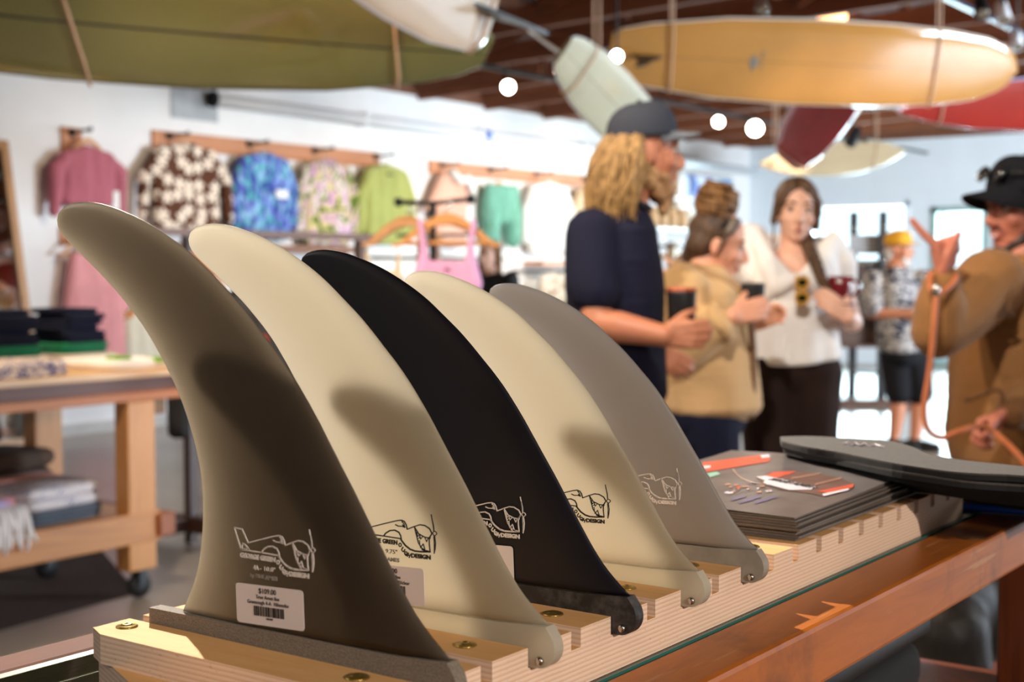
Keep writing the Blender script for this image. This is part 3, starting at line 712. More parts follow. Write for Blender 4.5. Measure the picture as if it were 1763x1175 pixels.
# where the top edge has its small notch
def sheet_grid(z, dy, ylim, th, nm, m, t, i):
    T_, B_ = [], []
    bm = bmesh.new()
    for q in range(NF):
        a_, b_ = Fr_[q], Bk_[q]; ra, rb_ = [], []
        for c in range(5):
            wt = (0, 0, .45, .62, .76, .88, .97, 1)[i]; f0 = Fl_[q]; back = f0 + V((.01, .11, 0))
            p = f0.lerp(back, c / 4).lerp(a_.lerp(b_, c / 4), wt); x = p.x; y = p.y + (.004 * (2 - i) if i < 3 else -.0075 * (7 - i) * min(1, max(0, (x - PIN.x + .22) / .2)) * (1 - c / 4))
            zz = z + .0012 * math.sin(q * .45 + i * 2.3) * max(0, (x - PIN.x) * 8)
            ra.append(bm.verts.new((x, y, zz + th))); rb_.append(bm.verts.new((x, y, zz)))
        T_.append(ra); B_.append(rb_)
    for q in range(NF - 1):
        for c in range(4):
            bm.faces.new((T_[q][c], T_[q][c + 1], T_[q + 1][c + 1], T_[q + 1][c])); bm.faces.new((B_[q][c], B_[q + 1][c], B_[q + 1][c + 1], B_[q][c + 1]))
        bm.faces.new((T_[q][0], T_[q + 1][0], B_[q + 1][0], B_[q][0])); bm.faces.new((T_[q][4], B_[q][4], B_[q + 1][4], T_[q + 1][4]))
    for c in range(4): bm.faces.new((T_[0][c], B_[0][c], B_[0][c + 1], T_[0][c + 1])); bm.faces.new((T_[-1][c], T_[-1][c + 1], B_[-1][c + 1], B_[-1][c]))
    return fin_bm(nm, bm, m, t)
NS = 8
ordn = ('lowest', 'second from the bottom', 'third from the bottom', 'fourth from the bottom', 'fourth from the top', 'third from the top', 'second from the top')
for i in range(NS):
    top_ = i == NS - 1; z = PIN.z + (-.0192, -.0107, .0079, .0143, .0207, .0271, .0335, .0401)[i]
    rs_ = random.Random(40 + i); dy = -(NS - 1 - i) * .005 + (rs_.random() - .5) * .004; ylim = PIN.y + (.775 if i < 4 else .742 + .002 * i)
    lab = 'topmost grey foam fin cover stacked behind the rack, with white mark' if top_ else 'grey foam fin cover, %s in the stack behind the booklets' % ordn[i]
    t = thing('foam_cover', lab, 'cover', (Fr_[0].x, Fr_[0].y, z), 'foam covers stacked behind the rack')
    sheet_grid(z, dy, ylim, .0046, 'foam_core', M_foamk, t, i); sheet_grid(z + .0047, dy, ylim, .0016, 'fabric_face', M_foam, t, i)
    if top_:
        zz_ = z + .0072
        pts = [on_z(px, py, zz_) for px, py in [(1452, 764), (1460, 762), (1466, 767), (1472, 763), (1480, 768), (1488, 764), (1495, 768), (1505, 766), (1522, 770)]]
        tube('white_mark', pts, .0011, M_pr_w, t, 5)
hp = []
for q in range(60):
    a = 2 * math.pi * q / 60; hp.append(V((PIN.x - .03 + .21 * math.cos(a), PIN.y + 1.02 + .118 * math.sin(a), CZ + .0048)))
tag(tube('blue_hoop', hp, .0045, mat('blue_plastic', '#1f5fd6', .3, .05, 10), None, 8, True), 'bright blue plastic hoop lying under the foam covers', 'hoop')

# ------------------------------------------------------------------ surfboards under the roof
def ceil_under(x): return deck_z(x) - .004
OUT = {'long': [(0, .30), (.03, .48), (.1, .68), (.25, .9), (.45, 1), (.65, .98), (.8, .89), (.9, .74), (.96, .52), (.985, .34), (1, .05)],
       'pin': [(0, .05), (.03, .2), (.1, .44), (.25, .78), (.45, .98), (.55, 1), (.7, .93), (.85, .66), (.95, .3), (1, .03)],
       'square': [(0, .42), (.02, .55), (.08, .7), (.25, .92), (.45, 1), (.65, .98), (.8, .90), (.9, .76), (.96, .54), (.985, .35), (1, .05)]}
def interp(tab, t):
    for (a, x), (b, y) in zip(tab, tab[1:]):
        if t <= b: return x + (y - x) * (t - a) / max(b - a, 1e-9)
    return tab[-1][1]
def board_mat(name, col, edge, line='#3a2a16', lw=.012, rough=.12, grain=0, lam=None):
    k = NT(name); uv = k.add('ShaderNodeUVMap'); sp = k.add('ShaderNodeSeparateXYZ'); k.link(uv.outputs[0], sp.inputs[0])
    au = k.math('ABSOLUTE', sp.outputs[0]); n = k.noise(k.coord(), 1.5, 4); l = lin(col)
    c = k.ramp(n, [(.3, tuple(x * .88 for x in l)), (.7, tuple(min(1, x * 1.08) for x in l))])
    if grain: c = k.mix(k.math('MULTIPLY', k.noise(k.coord('Object', (3, 3, 3)), 2, 5, .7), grain), c, tuple(x * .45 for x in l))
    c = k.mix(k.math('GREATER_THAN', au, .965), c, edge)
    if lw: c = k.mix(k.math('LESS_THAN', au, lw), c, line)
    k.base(c); k.set(Roughness=rough, Coat_Weight=.6); k.b.inputs['Coat Roughness'].default_value = .05
    return k.m
ROPE = mat('tan_rope', '#c3a084', .8, .1, 60)
def surfboard(label, tail, nose, nrm, Wd, th, m, shape='long', rocker=.12, fin_col=None, fin_len=.24, straps=(), fin_t=.06, emb=None, tailfin_lab=None):
    tail, nose = V(tail), V(nose); ax = (nose - tail); L = ax.length; ax.normalize()
    n = V(nrm); n = (n - ax * n.dot(ax)).normalized(); wv = n.cross(ax)          # n = out of the hull, wv across
    tb = thing('surfboard', label, 'surfboard', (tail + nose) / 2)
    A, B = 60, 28; rows = []; uvs = []
    ctr = lambda t: tail + ax * (L * t) - n * (rocker * max(0, (t - .55) / .45) ** 2.2 + rocker * .35 * max(0, (.3 - t) / .3) ** 2)
    for i in range(A + 1):
        t = .5 - .5 * math.cos(math.pi * i / A); w = interp(OUT[shape], t) * Wd / 2; h = th * (1 - .55 * abs(2 * t - 1) ** 2.5) / 2; r, u_ = [], []
        for q in range(B):
            a = 2 * math.pi * q / B; ca, sa = math.cos(a), math.sin(a)
            x = w * math.copysign(abs(ca) ** .8, ca); z = h * math.copysign(abs(sa) ** .75, sa)
            r.append(ctr(t) + wv * x + n * z); u_.append((math.copysign(abs(ca) ** .8, ca), t))
        rows.append(r); uvs.append(u_)
    grid_mesh('board_body', rows, m, tb, close_u=True, caps=True, uv=uvs)
    if fin_col is not None:
        o = ctr(fin_t) + n * (th * .32); pl = [(0, -.08), (0, .16), (.06, .11), (.13, .03), (fin_len * .85, -.07), (fin_len, -.14), (fin_len * .96, -.16), (fin_len * .75, -.12), (.09, -.075), (.04, -.07)]
        prism('board_fin', pl, o - wv * .006, n, ax, wv, .012, fin_col, tb, .003)
    if emb is not None:
        t, col, s = emb; o = ctr(t) + n * (th / 2 * (1 - .55 * abs(2 * t - 1) ** 2.5) + .002)
        prism('board_emblem', [(-s, 0), (0, s * .55), (s * .7, 0), (0, -s * .55)], o, wv, ax, n, .002, col, tb)
        for q in (-.6, .2, .7): prism('board_emblem', [(s * q, s * .8), (s * (q + .4), s * .75), (s * (q + .4), s * .9), (s * q, s * .95)], o, wv, ax, n, .002, col, tb)
    return tb, ctr, ax, n, wv, L
def strap(label, info, t, Wd, shape, th, top=None):
    tb, ctr, ax, n, wv, L = info; c = ctr(t); w = interp(OUT[shape], t) * Wd / 2 + .009; h = th / 2 + .009
    lowdir = wv if wv.z < 0 else -wv
    lo = c + lowdir * w; hi_ = c - lowdir * w
    lean = -((hi_ - lo).dot(RGT)) / ax.dot(RGT) if abs(ax.dot(RGT)) > .45 else 0.0      # the rope hangs plumb
    lean = max(-.5, min(.5, lean)); sk = lambda p: p + ax * lean * ((p - lo).dot(-lowdir) / (2 * w))
    hi0 = hi_; hi_ = sk(hi_)
    pts = [hi_ + n * h * .6, sk(c - lowdir * w * .6 + n * h), sk(c + lowdir * w * .6 + n * h), lo + n * h * .3, lo - n * h * .3, sk(c + lowdir * w * .6 - n * h), sk(c - lowdir * w * .6 - n * h), hi_ - n * h * .6]
    z1 = top or ceil_under(c.x); up1 = V((hi_.x, hi_.y, z1)) + n * h * .6; up2 = V((hi_.x, hi_.y, z1)) - n * h * .6
    o = tube('hanging_strap', [up1] + pts + [up2], .0075, ROPE, None, 6)
    return tag(o, label, 'strap', 'straps holding the surfboards up')
G1 = board_mat('olive_board', '#6e6a38', '#5d6238', '#16180e', .022, .14, .5)
i1 = surfboard('huge dark olive green surfboard with black stringer hanging at upper left', at(840, 92, 6.6), at(-430, -18, 4.7), -HF * .80 - UP * .60, .60, .075, G1, 'long', .05)
strap('tan strap around the right end of the olive board', i1, .135, .60, 'long', .075); strap('tan strap around the olive board nearer the left edge of the picture', i1, .60, .60, 'long', .075)
G2 = board_mat('amber_board', '#ae7a3b', '#efe6d8', '#7a5a2c', .010, .08)
i2 = surfboard('long amber yellow surfboard with thin stringer hanging at upper right', at(1050, 92, 9.9), at(1756, 124, 10.9), -HF * .92 - UP * .40, .66, .08, G2, 'square', .05, M_black, .30, fin_t=.07, emb=(.325, mat('grey_emblem', '#6c665a', .4), .075))
strap('tan strap round the amber board near its dark fin', i2, .145, .66, 'square', .08); strap('tan strap round the amber board near its round nose', i2, .785, .66, 'square', .08)
G3 = board_mat('bone_board', '#cdb49a', '#e6e2e6', '#b49b82', 0, .12)
i3 = surfboard('bone white surfboard with blue-grey fin hanging at the top centre', at(850, 34, 6.3), at(430, -285, 4.5), RGT * .87 - UP * .26 - HF * .41, .56, .07, G3, 'square', .05, mat('blue_grey_fin', '#5b6b78', .35), .25, fin_t=.05)
strap('thin strap round the tail of the bone white board', i3, .06, .56, 'square', .07)
G4 = board_mat('sage_board', '#b9b49a', '#e8ebee', '#8a8570', .014, .1)
i4 = surfboard('pale sage surfboard with white fin, hanging behind the cap of the navy shirted man', at(965, 84, 8.4), at(1135, 262, 10.2), RGT * -.66 + UP * .47 + HF * .59, .44, .07, G4, 'square', .06, M_white, .27, fin_t=.09, emb=None)
strap('tan strap round the tail of the pale sage board', i4, .16, .44, 'square', .07)
G5 = board_mat('cherry_board', '#b0202b', '#e4dde2', '#7a1018', .012, .08)
i5 = surfboard('cherry red surfboard with white rail hanging behind the amber board', at(1352, 280, 12.4), at(1480, 100, 10.8), -HF * .44 - UP * .64 - RGT * .64, .50, .08, G5, 'square', .05)
strap('tan strap round the tail of the cherry red board', i5, .08, .5, 'square', .08)
G6 = board_mat('sand_board', '#b59e7c', '#79c3cf', '#8f7a54', .008, .15)
i6 = surfboard('sand coloured pointed surfboard hanging along the far wall', at(1308, 283, 17.6), at(1561, 263, 18.2), -HF * .85 - UP * .5, .52, .07, G6, 'pin', .04, None, emb=(.07, mat('maroon_emblem', '#7a3226', .4), .05))
strap('strap round the middle of the sand coloured board', i6, .78, .52, 'pin', .07)
G7 = board_mat('scarlet_board', '#851509', '#aebfe0', '#7d1208', 0, .1)
i7 = surfboard('scarlet red surfboard cut off by the right edge of the picture', at(1545, 190, 13.5), at(2050, 165, 14.8), -HF * .85 - UP * .45, .62, .08, G7, 'pin', .04)
strap('tan strap round the scarlet board', i7, .14, .62, 'pin', .08)

# ------------------------------------------------------------------ lighting tracks and lamp heads
ZT = 3.05
M_lens = emit('lamp_lens', '#fff3e2', 40)
tk = thing('lighting_track', 'long black lighting track running along under the roof near the clothes wall', 'track', (-6.87, 10, ZT))
box('track_bar', (-6.89, 4.0, ZT), (-6.85, 19.5, ZT + .035), M_black, tk)
for y in (5.5, 8.6, 11.5, 14.5, 17.5): box('track_hanger', (-6.875, y, ZT + .035), (-6.865, y + .01, ceil_under(-6.87)), M_black, tk)
tk2 = thing('lighting_track', 'shorter lighting track at the top right above the amber board', 'track', (-3.6, 10, 3.3))
box('track_bar', (-3.62, 6.5, 3.46), (-3.58, 17, 3.495), mat('blue_lit_track', '#3b4654', .3), tk2)  # the blue light falling on this track is put into its colour
for y in (7.2, 12, 16.2): box('track_hanger', (-3.605, y, 3.495), (-3.595, y + .01, ceil_under(-3.6)), M_black, tk2)
def head(label, pos, aim, on=True, m=M_black, s=1.0, top=None, strength=None):
    pos = V(pos); a = V(aim).normalized(); t = thing('track_lamp', label, 'lamp', pos, 'track lamps under the roof')
    lathe('lamp_can', [(.012, -.09 * s), (.034 * s, -.085 * s), (.038 * s, -.02 * s), (.046 * s, .05 * s), (.043 * s, .052 * s), (.042 * s, .04 * s)], pos, m, t, a, 20)
    lathe('lens', [(.0405 * s, .041 * s), (.0405 * s, .047 * s), (.02 * s, .05 * s)], pos, M_lens if on else M_steel, t, a, 20)
    top = top or pos + V((0, 0, .14))
    tube('stem', [pos - a * .05 * s, V((pos.x, pos.y, pos.z + .07)), V(top)], .009, M_black, t, 6)
    return t
TC = (EYE - V((-6.87, 10, 3))).normalized()
def tp(px, py, z=ZT): return on_z(px, py, z)
def look(p): return (EYE + V((0, 0, .0)) - p).normalized()
for lab, px, py, z in (('glowing round track lamp just right of the olive board', 875, 150, ZT - .13), ('glowing round track lamp left of the starry bright one', 1237, 210, ZT - .12), ('brightest track lamp glaring between the amber and red boards', 1300, 221, ZT - .12),
                       ('glowing track lamp at the rail of the cherry red board', 1416, 245, ZT - .16)):
    p = tp(px, py, z); d_ = look(p)
    head(lab, p, d_, True, M_black, 1.25 if px != 1300 else 1.9, V((-6.87, p.y, ZT)))
p = at(1062, 97, 9.4); head('small lit white lamp head beside the dark fin of the amber board', p, look(p), True, M_white, .9, V((p.x, p.y, ceil_under(p.x))))
p = on_z(1467, 232, ZT - .1) if False else at(1468, 238, 15.5); head('unlit black lamp head in front of the sand coloured board', p, V((-.6, .6, -.6)), False, M_blackm, 1.6, V((p.x, p.y, ceil_under(p.x))))
for lab, px, py, d_, m_ in (('silver lamp head at the top edge above the amber board', 1312, 8, 10.5, M_steel), ('square black lamp head at the top right', 1690, 14, 9.0, M_black), ('white lamp head under the right hand track', 1727, 25, 9.6, M_white), ('small white lamp far right under the roof', 1751, 72, 11.5, M_white)):
    p = at(px, py, d_); head(lab, p, V((.3, -.5, -.8)), False, m_, 1.2, V((p.x, p.y, ceil_under(p.x))))
t = thing('ceiling_lamp', 'warm glowing round ceiling lamp peeking over the amber board', 'lamp', at(1430, 30, 12.0))
p = at(1430, 28, 12.0); lathe('shade', [(.02, .1), (.12, .08), (.14, 0), (.13, -.05), (.05, -.06)], p, emit('warm_shade', '#ffb977', 6), t); tube('stem', [p + V((0, 0, .09)), V((p.x, p.y, ceil_under(p.x)))], .01, M_black, t)
# ------------------------------------------------------------------ clothes on the white wall
def cloth(name, col, var=.06, rough=.9, weave=.25, scale=5):
    if name in _mats: return _mats[name]
    k = NT(name); v = k.coord(); n = k.noise(v, scale, 4); l = lin(col)
    k.base(k.ramp(n, [(.3, tuple(x * (1 - var) for x in l)), (.7, tuple(min(1, x * (1 + var)) for x in l))]))
    k.bump(k.noise(v, 350, 3), weave, .002); k.set(Roughness=rough, Sheen_Weight=.0 if sum(l) < .15 else .12, Specular_IOR_Level=.2); _mats[name] = k.m; return k.m
def flower_cloth(name, ground, petal, scale, r=.42, thr=1.0):
    k = NT(name); s0 = k.add('ShaderNodeSeparateXYZ'); k.link(k.coord(), s0.inputs[0]); cb_ = k.add('ShaderNodeCombineXYZ'); k.link(s0.outputs[1], cb_.inputs[0]); k.link(s0.outputs[2], cb_.inputs[1]); v = cb_.outputs[0]; vo = k.add('ShaderNodeTexVoronoi', _voronoi_dimensions='2D'); vo.inputs['Scale'].default_value = scale; vo.inputs['Randomness'].default_value = .75; k.link(v, vo.inputs['Vector'])
    sb = k.add('ShaderNodeVectorMath', _operation='SUBTRACT'); sc_ = k.add('ShaderNodeVectorMath', _operation='SCALE'); sc_.inputs[3].default_value = 1.0
    k.link(v, sb.inputs[0]); k.link(vo.outputs['Position'], sb.inputs[1]); sp = k.add('ShaderNodeSeparateXYZ'); k.link(sb.outputs[0], sp.inputs[0])
    an = k.math('ARCTAN2', sp.outputs[0], sp.outputs[1]); pet = k.math('ABSOLUTE', k.math('COSINE', k.math('MULTIPLY', an, 2.5)))
    lim = k.math('ADD', r * .42, k.math('MULTIPLY', pet, r * .72)); msk = k.math('LESS_THAN', vo.outputs['Distance'], lim)
    k.base(k.mix(msk, ground, petal)); k.set(Roughness=.9, Sheen_Weight=.2, Specular_IOR_Level=.2); return k.m
def patch_cloth(name, stops, scale, stretch=(1, 1, 1), dist=1.5, rot=(0, 0, 0), kind='noise'):
    k = NT(name); v = k.coord('Object', stretch, rot)
    if kind == 'noise': f = k.noise(v, scale, 2, .5, dist)
    else:
        vo = k.add('ShaderNodeTexVoronoi'); vo.inputs['Scale'].default_value = scale; k.link(v, vo.inputs['Vector']); s_ = k.add('ShaderNodeSeparateColor'); k.link(vo.outputs['Color'], s_.inputs[0]); f = s_.outputs[0]
    k.base(k.ramp(f, stops, 'CONSTANT')); k.set(Roughness=.9, Specular_IOR_Level=.2); return k.m
# a garment is drawn in a hanging plane: u along, z up, thickness along n
def garment(name, label, cat, o, u, n, rows, m, sleeves=(), straps=(), extra=(), vox=.011, group=None, amp=.008, seed=1, kids=()):
    o, u, n = V(o), V(u), V(n); t = thing(name, label, cat, o, group)
    P = lambda a, z, d=0: o + u * a + UP * z + n * d
    el = []
    for (z, a, b, r), (z2, a2, b2, r2) in zip(rows, rows[1:]):
        st = max(2, int(abs(z - z2) / (min(r, r2) * .75)) + 1)
        for i in range(st + (1 if (z2, a2, b2, r2) == rows[-1] else 0)):
            f = i / st; zz, aa, bb, r_ = z + (z2 - z) * f, a + (a2 - a) * f, b + (b2 - b) * f, r + (r2 - r) * f
            el.append(cap_(P(aa + r_, zz), r_, P(bb - r_, zz), r_))
    for s in sleeves:
        for (a, z, r), (a2, z2, r2) in zip(s, s[1:]): el.append(cap_(P(a, z), r, P(a2, z2), r2))
    for s in straps:
        for (a, z, r), (a2, z2, r2) in zip(s, s[1:]): el.append(cap_(P(a, z, .01), r, P(a2, z2, .01), r2))
    def fo(co):
        d = co - o; a = d.dot(u); return amp * noise.noise(V((a * 11 + seed * 3.1, d.z * 2.2, seed))) + amp * .4 * noise.noise(V((a * 30, d.z * 9, seed)))
    blob('cloth', el, vox, m, t, 3, fo)
    for k_ in kids:
        kind, args = k_[0], k_[1:]
        if kind == 'band':            # hem, cuff or collar strip
            nm, pts, r, mm = args; tube(nm, [P(*p) for p in pts], r, mm, t, 6)
        elif kind == 'box':
            nm, a0, a1, z0, z1, d, mm = args; bm = bmesh.new(); bm_box(bm, (a0, d, z0), (a1, d + .004, z1), frame_mtx(o, u, n, UP)); fin_bm(nm, bm, mm, t)
    return t
def hanger(label, o, u, w=.42, m=None, group='wooden hangers', hook=.07, bar=True, drop=.13, hh=.042):
    o, u = V(o), V(u); t = thing('clothes_hanger', label, 'hanger', o, group)
    f = u.cross(UP); pr = [(-w / 2, -drop), (-w * .42, -drop + .008), (-w * .25, -.055), (-w * .1, -.012), (0, 0), (w * .1, -.012), (w * .25, -.055), (w * .42, -drop + .008), (w / 2, -drop)]
    top_ = bez([(a, 0, z) for a, z in pr], 3)
    poly = [(p.x, p.z) for p in top_] + [(p.x * .985, p.z - hh * (1.15 - .9 * abs(p.x) / (w / 2))) for p in top_[::-1]]
    prism('hanger_arms', poly, o - f * .011, u, UP, f, .022, m or M_hang, t, .003)
    if bar: tube('trouser_bar', [o + u * (-w * .42) + UP * (-drop + .002), o + u * (w * .42) + UP * (-drop + .002)], .009, m or M_hang, t, 8)
    hk = [o + UP * -.005, o + UP * (hook * .35)] + [o + UP * (hook * .35 + .022) + f * (.0) + u * (.02 * math.sin(a)) - UP * (.02 * math.cos(a)) + UP * .0 for a in [math.radians(x) for x in range(0, 241, 30)]]
    tube('hook', hk, .0022, M_steel, t, 6); return t
U, N_ = V((0, 1, 0)), V((1, 0, 0))                        # along the wall, out of the wall
def peg_rail(label, y0, y1, z0, z1, pegs):
    t = thing('peg_rail', label, 'rail', (XW, (y0 + y1) / 2, z0)); box('board', (XW + .001, y0, z0), (XW + .032, y1, z1), M_rail, t, .004)
    for y in pegs:
        bm = bmesh.new(); zc = z1 - .045
        bm_lathe(bm, [(.036, 0), (.036, .012), (.014, .016), (.012, .24), (.02, .245), (.02, .262), (.008, .268)], (XW + .032, y, zc), V((1, 0, 0.05)), 14); fin_bm('peg', bm, M_black, t, True)
peg_rail('short wooden peg block above the rose sweatshirt', 7.33, 7.53, 2.4, 2.62, [7.42])
peg_rail('long wooden peg rail over the brown flowered and blue jackets', 8.29, 11.36, 2.51, 2.67, [8.47, 9.45, 10.35, 11.28])
peg_rail('wooden peg rail over the pale tops and green shorts', 12.2, 15.5, 2.50, 2.65, [12.4, 13.32, 14.27, 15.35])
XG = XW + .14
def wall_hanger(lab, y, z, w=.42): return hanger(lab, (XG, y, z), U, w, group='hangers on the peg rails', hook=.06)
M_rose = cloth('rose_cotton', '#b26470'); M_tag = mat('paper_tag', '#eeeae6', .7, .02)
def jacket(label, y0, y1, zt, zb, m, cat='jacket', sl=.09, sleeve_z=None, collar=None, flare=1.0, kids=(), seed=1, name='jacket', group=None):
    yc, w = (y0 + y1) / 2, (y1 - y0); h = zt - zb; b = w / 2 - sl * 1.25
    sz = -h * .82 if sleeve_z is None else sleeve_z
    rows = [(-.02, -.07, .07, .045), (-.07, -b * .82, b * .82, .055), (-.16, -b, b, .065), (-h * .5, -b, b, .07), (-h + .06, -b * flare, b * flare, .06)]
    sv = [[(s * b * .78, -.09, .062), (s * (b + sl * .55), -h * .38, .066), (s * (w / 2 - sl * .55), sz, .05)] for s in (-1, 1)]
    col_ = [('band', 'collar', [(-.075, -.045, .03), (-.05, .005, .05), (0, -.045, .075), (.05, .005, .05), (.075, -.045, .03)], .02, collar)] if collar else []
    return garment(name, label, cat, (XG, yc, zt), U, N_, rows, m, sv, (), (), .014, group, .012, seed, tuple(kids) + tuple(col_))
wall_hanger('pale wooden hanger under the short peg block', 7.5, 2.53)
jacket('rose pink long-sleeved cropped sweatshirt hanging on the short peg block', 7.1, 7.9, 2.45, 1.95, M_rose, 'sweatshirt', .11, -.55, None, kids=[('band', 'hem', [(-.2, -.50, .05), (.2, -.50, .05)], .012, mat('rose_hem', '#c08a6d', .9)), ('box', 'price_tag', .22, .28, -.54, -.36, .05, M_tag)], seed=2, name='sweatshirt')
wall_hanger('pale wooden hanger in the brown flowered jacket', 8.58, 2.58)
M_brownf = flower_cloth('brown_floral', '#55301c', '#e8d5c2', 7.4, .44)
jacket('brown fleece jacket with big cream flowers on the long peg rail', 7.98, 9.16, 2.55, 1.74, M_brownf, sl=.16, flare=.97, collar=M_brownf, seed=3)
M_bluep = patch_cloth('blue_leaf_print', [(0, '#3d4f96'), (.28, '#6f86c9'), (.45, '#8fb9d9'), (.6, '#5d62b0'), (.78, '#58a3ae')], 26, (1, 1.0, .55), rot=(.7, 0, 0), kind='vor')
wall_hanger('hanger inside the blue leaf print jacket', 9.55, 2.55, .36)
jacket('blue and violet leaf print jacket third along the clothes wall', 9.1, 9.97, 2.53, 1.7, M_bluep, sl=.08, collar=M_bluep, kids=[('box', 'chest_label', .08, .24, -.42, -.34, .085, M_tag)], seed=4)
M_camo = patch_cloth('pastel_camo', [(0, '#5f6e2c'), (.40, '#cdbf86'), (.47, '#c596b4'), (.52, '#6f7d36'), (.57, '#dccfc0'), (.63, '#c9a0c0')], 4.6, (1, 1, .8), 1.4)
wall_hanger('hanger inside the pastel camouflage jacket', 10.4, 2.53, .36)
jacket('pastel pink and green camouflage jacket next to the plain green one', 9.95, 10.86, 2.52, 1.66, M_camo, sl=.09, collar=M_camo, seed=5)
M_green = cloth('pistachio_cotton', '#a6a95f')
wall_hanger('hanger inside the plain pistachio green jacket', 11.3, 2.55, .36)
jacket('plain pistachio green jacket at the end of the long peg rail', 10.85, 11.8, 2.53, 1.68, M_green, sl=.1, kids=[('band', 'collar_tab', [(-.05, -.1, .07), (.05, -.1, .07)], .012, mat('olive_tab', '#6a6f3c', .9))], seed=6)
M_cream, M_pale, M_blush = cloth('cream_cotton', '#e6dfd0', .03), cloth('white_cotton', '#ece8e2', .02), cloth('blush_cotton', '#d9a994', .06)
wall_hanger('hanger of the blush top on the second peg rail', 12.5, 2.55)
garment('blouse', 'blush pink top with white ruffle hanging first on the second peg rail', 'blouse', (XG, 12.45, 2.5), U, N_, [(-.03, -.2, .2, .05), (-.3, -.32, .26, .06), (-.78, -.3, .25, .05)], M_blush, [[(-.18, -.06, .05), (-.42, -.42, .05)], [(.2, -.06, .05), (.32, -.3, .05)]], vox=.014, seed=7, kids=[('band', 'ruffle', [(-.1, .02, .08), (.05, -.08, .1), (.18, -.04, .09), (.28, -.2, .09)], .05, M_pale)])
wall_hanger('clip hanger of the mint green shorts', 13.35, 2.47, .34)
M_mint = cloth('mint_cotton', '#6fa792', .12)
garment('shorts', 'mint green shorts hanging on the second peg rail', 'shorts', (XG, 13.42, 2.38), U, N_, [(0, -.33, .33, .05), (-.2, -.35, .35, .07), (-.34, -.36, .36, .07)], M_mint, [[(-.2, -.3, .12), (-.22, -.6, .1)], [(.2, -.3, .12), (.22, -.6, .1)]], vox=.014, seed=8, amp=.03)
wall_hanger('hanger of the white shirt on the second peg rail', 14.35, 2.52)
jacket('long white shirt hanging on the second peg rail beside the mint shorts', 13.85, 14.95, 2.5, 1.62, M_pale, 'shirt', .1, seed=9, name='shirt')
wall_hanger('hanger of the sand coloured blouse at the end of the second rail', 15.3, 2.52)
garment('blouse', 'sand coloured ruffled blouse at the far end of the second peg rail', 'blouse', (XG, 15.3, 2.47), U, N_, [(-.03, -.2, .2, .05), (-.3, -.32, .32, .06), (-.75, -.3, .3, .05)], cloth('sand_cotton', '#cdb391', .1), [[(-.2, -.06, .06), (-.36, -.35, .07)], [(.2, -.06, .06), (.36, -.35, .07)]], vox=.015, seed=10)
# pink jumpsuit lower on the wall
M_pinkc = cloth('pink_cotton', '#e39a9c')
hanger('light wooden hanger over the pink jumpsuit', (XG, 7.4, 1.68), U, .4, group='hangers on the peg rails')
tag(box('hook_board', (XW + .001, 7.3, 1.62), (XW + .03, 7.48, 1.78), M_rail), 'small wooden hook board behind the pink jumpsuit', 'board')
garment('jumpsuit', 'bright pink long jumpsuit hanging on the wall behind the wooden table', 'jumpsuit', (XG, 7.56, 1.6), U, N_, [(-.03, -.09, .1, .04), (-.12, -.26, .22, .05), (-.5, -.28, .27, .07), (-.9, -.3, .3, .07), (-1.25, -.26, .28, .06)], M_pinkc, [[(-.2, -.08, .05), (-.28, -.5, .05)], [(.18, -.08, .05), (.3, -.5, .05)]], vox=.014, seed=11)
garment('skirt', 'cream gathered skirt hanging low on the wall behind the table', 'skirt', (XG, 8.12, 1.12), U, N_, [(0, -.16, .16, .04), (-.2, -.3, .3, .06), (-.55, -.36, .36, .07)], cloth('oat_cotton', '#cfc3ad', .06), vox=.014, seed=12, amp=.02)
# brown lower rail with its post
lr = thing('garment_shelf', 'brown wooden lower clothes bar under the flowered jacket', 'shelf', (XW, 9.4, 0))
box('shelf_bar', (XW + .03, 8.35, 1.585), (XW + .3, 10.75, 1.655), wood('dark_rail', '#6a4029', '#8f5c3b', 1, 5, .5), lr, .004); box('shelf_post', (XW + .08, 8.62, 0), (XW + .2, 8.84, 1.585), wood('dark_post', '#4a2a1b', '#74472d', 2, 5, .5), lr, .004)
box('shelf_post', (XW + .08, 10.5, 0), (XW + .2, 10.66, 1.585), _mats['dark_post'], lr, .004)
sl_ = thing('garment_bar', 'thin black clothes bar low on the wall behind the pink tank top', 'bar', (XW + .35, 12, 1.5))
tube('bar_tube', [V((XW + .35, 10.9, 1.545)), V((XW + .35, 13.2, 1.545))], .018, M_black, sl_, 8)
for y in (11.0, 13.1): tube('bar_bracket', [V((XW, y, 1.545)), V((XW + .35, y, 1.545))], .015, M_black, sl_, 8)
tag(box('wood_shelf', (XW, 14.05, 1.46), (XW + .3, 15.2, 1.52), M_rail), 'short wooden shelf below the white shirt', 'shelf')
ws = thing('garment_bar', 'black wall bar with white floral tops under the wooden shelf', 'bar', (XW + .3, 14.6, 1.38)); tube('bar_tube', bez([V((XW, 13.85, 1.40)), V((XW + .3, 13.85, 1.40)), V((XW + .3, 15.3, 1.40))], 6), .02, M_black, ws, 8); tube('bar_bracket', [V((XW + .3, 15.3, 1.4)), V((XW, 15.3, 1.4))], .018, M_black, ws, 8)
M_wfl = patch_cloth('white_brown_floral', [(0, '#e9e0d2'), (.56, '#9c7f62'), (.66, '#ded2c0')], 9, (1, 1, 1), 1.2)
for i, y in enumerate((14.2, 14.55, 14.95)): garment('floral_top', ('white and brown floral top hanging nearest on the black wall bar', 'white and brown floral top in the middle of the black wall bar', 'white and brown floral top hanging last on the black wall bar')[i], 'top', (XW + .3, y, 1.36), (V((.3, 1, 0))).normalized(), N_, [(0, -.12, .12, .035), (-.12, -.19, .19, .045), (-.5, -.21, .21, .045)], M_wfl, vox=.014, seed=20 + i, group='floral tops on the black wall bar')
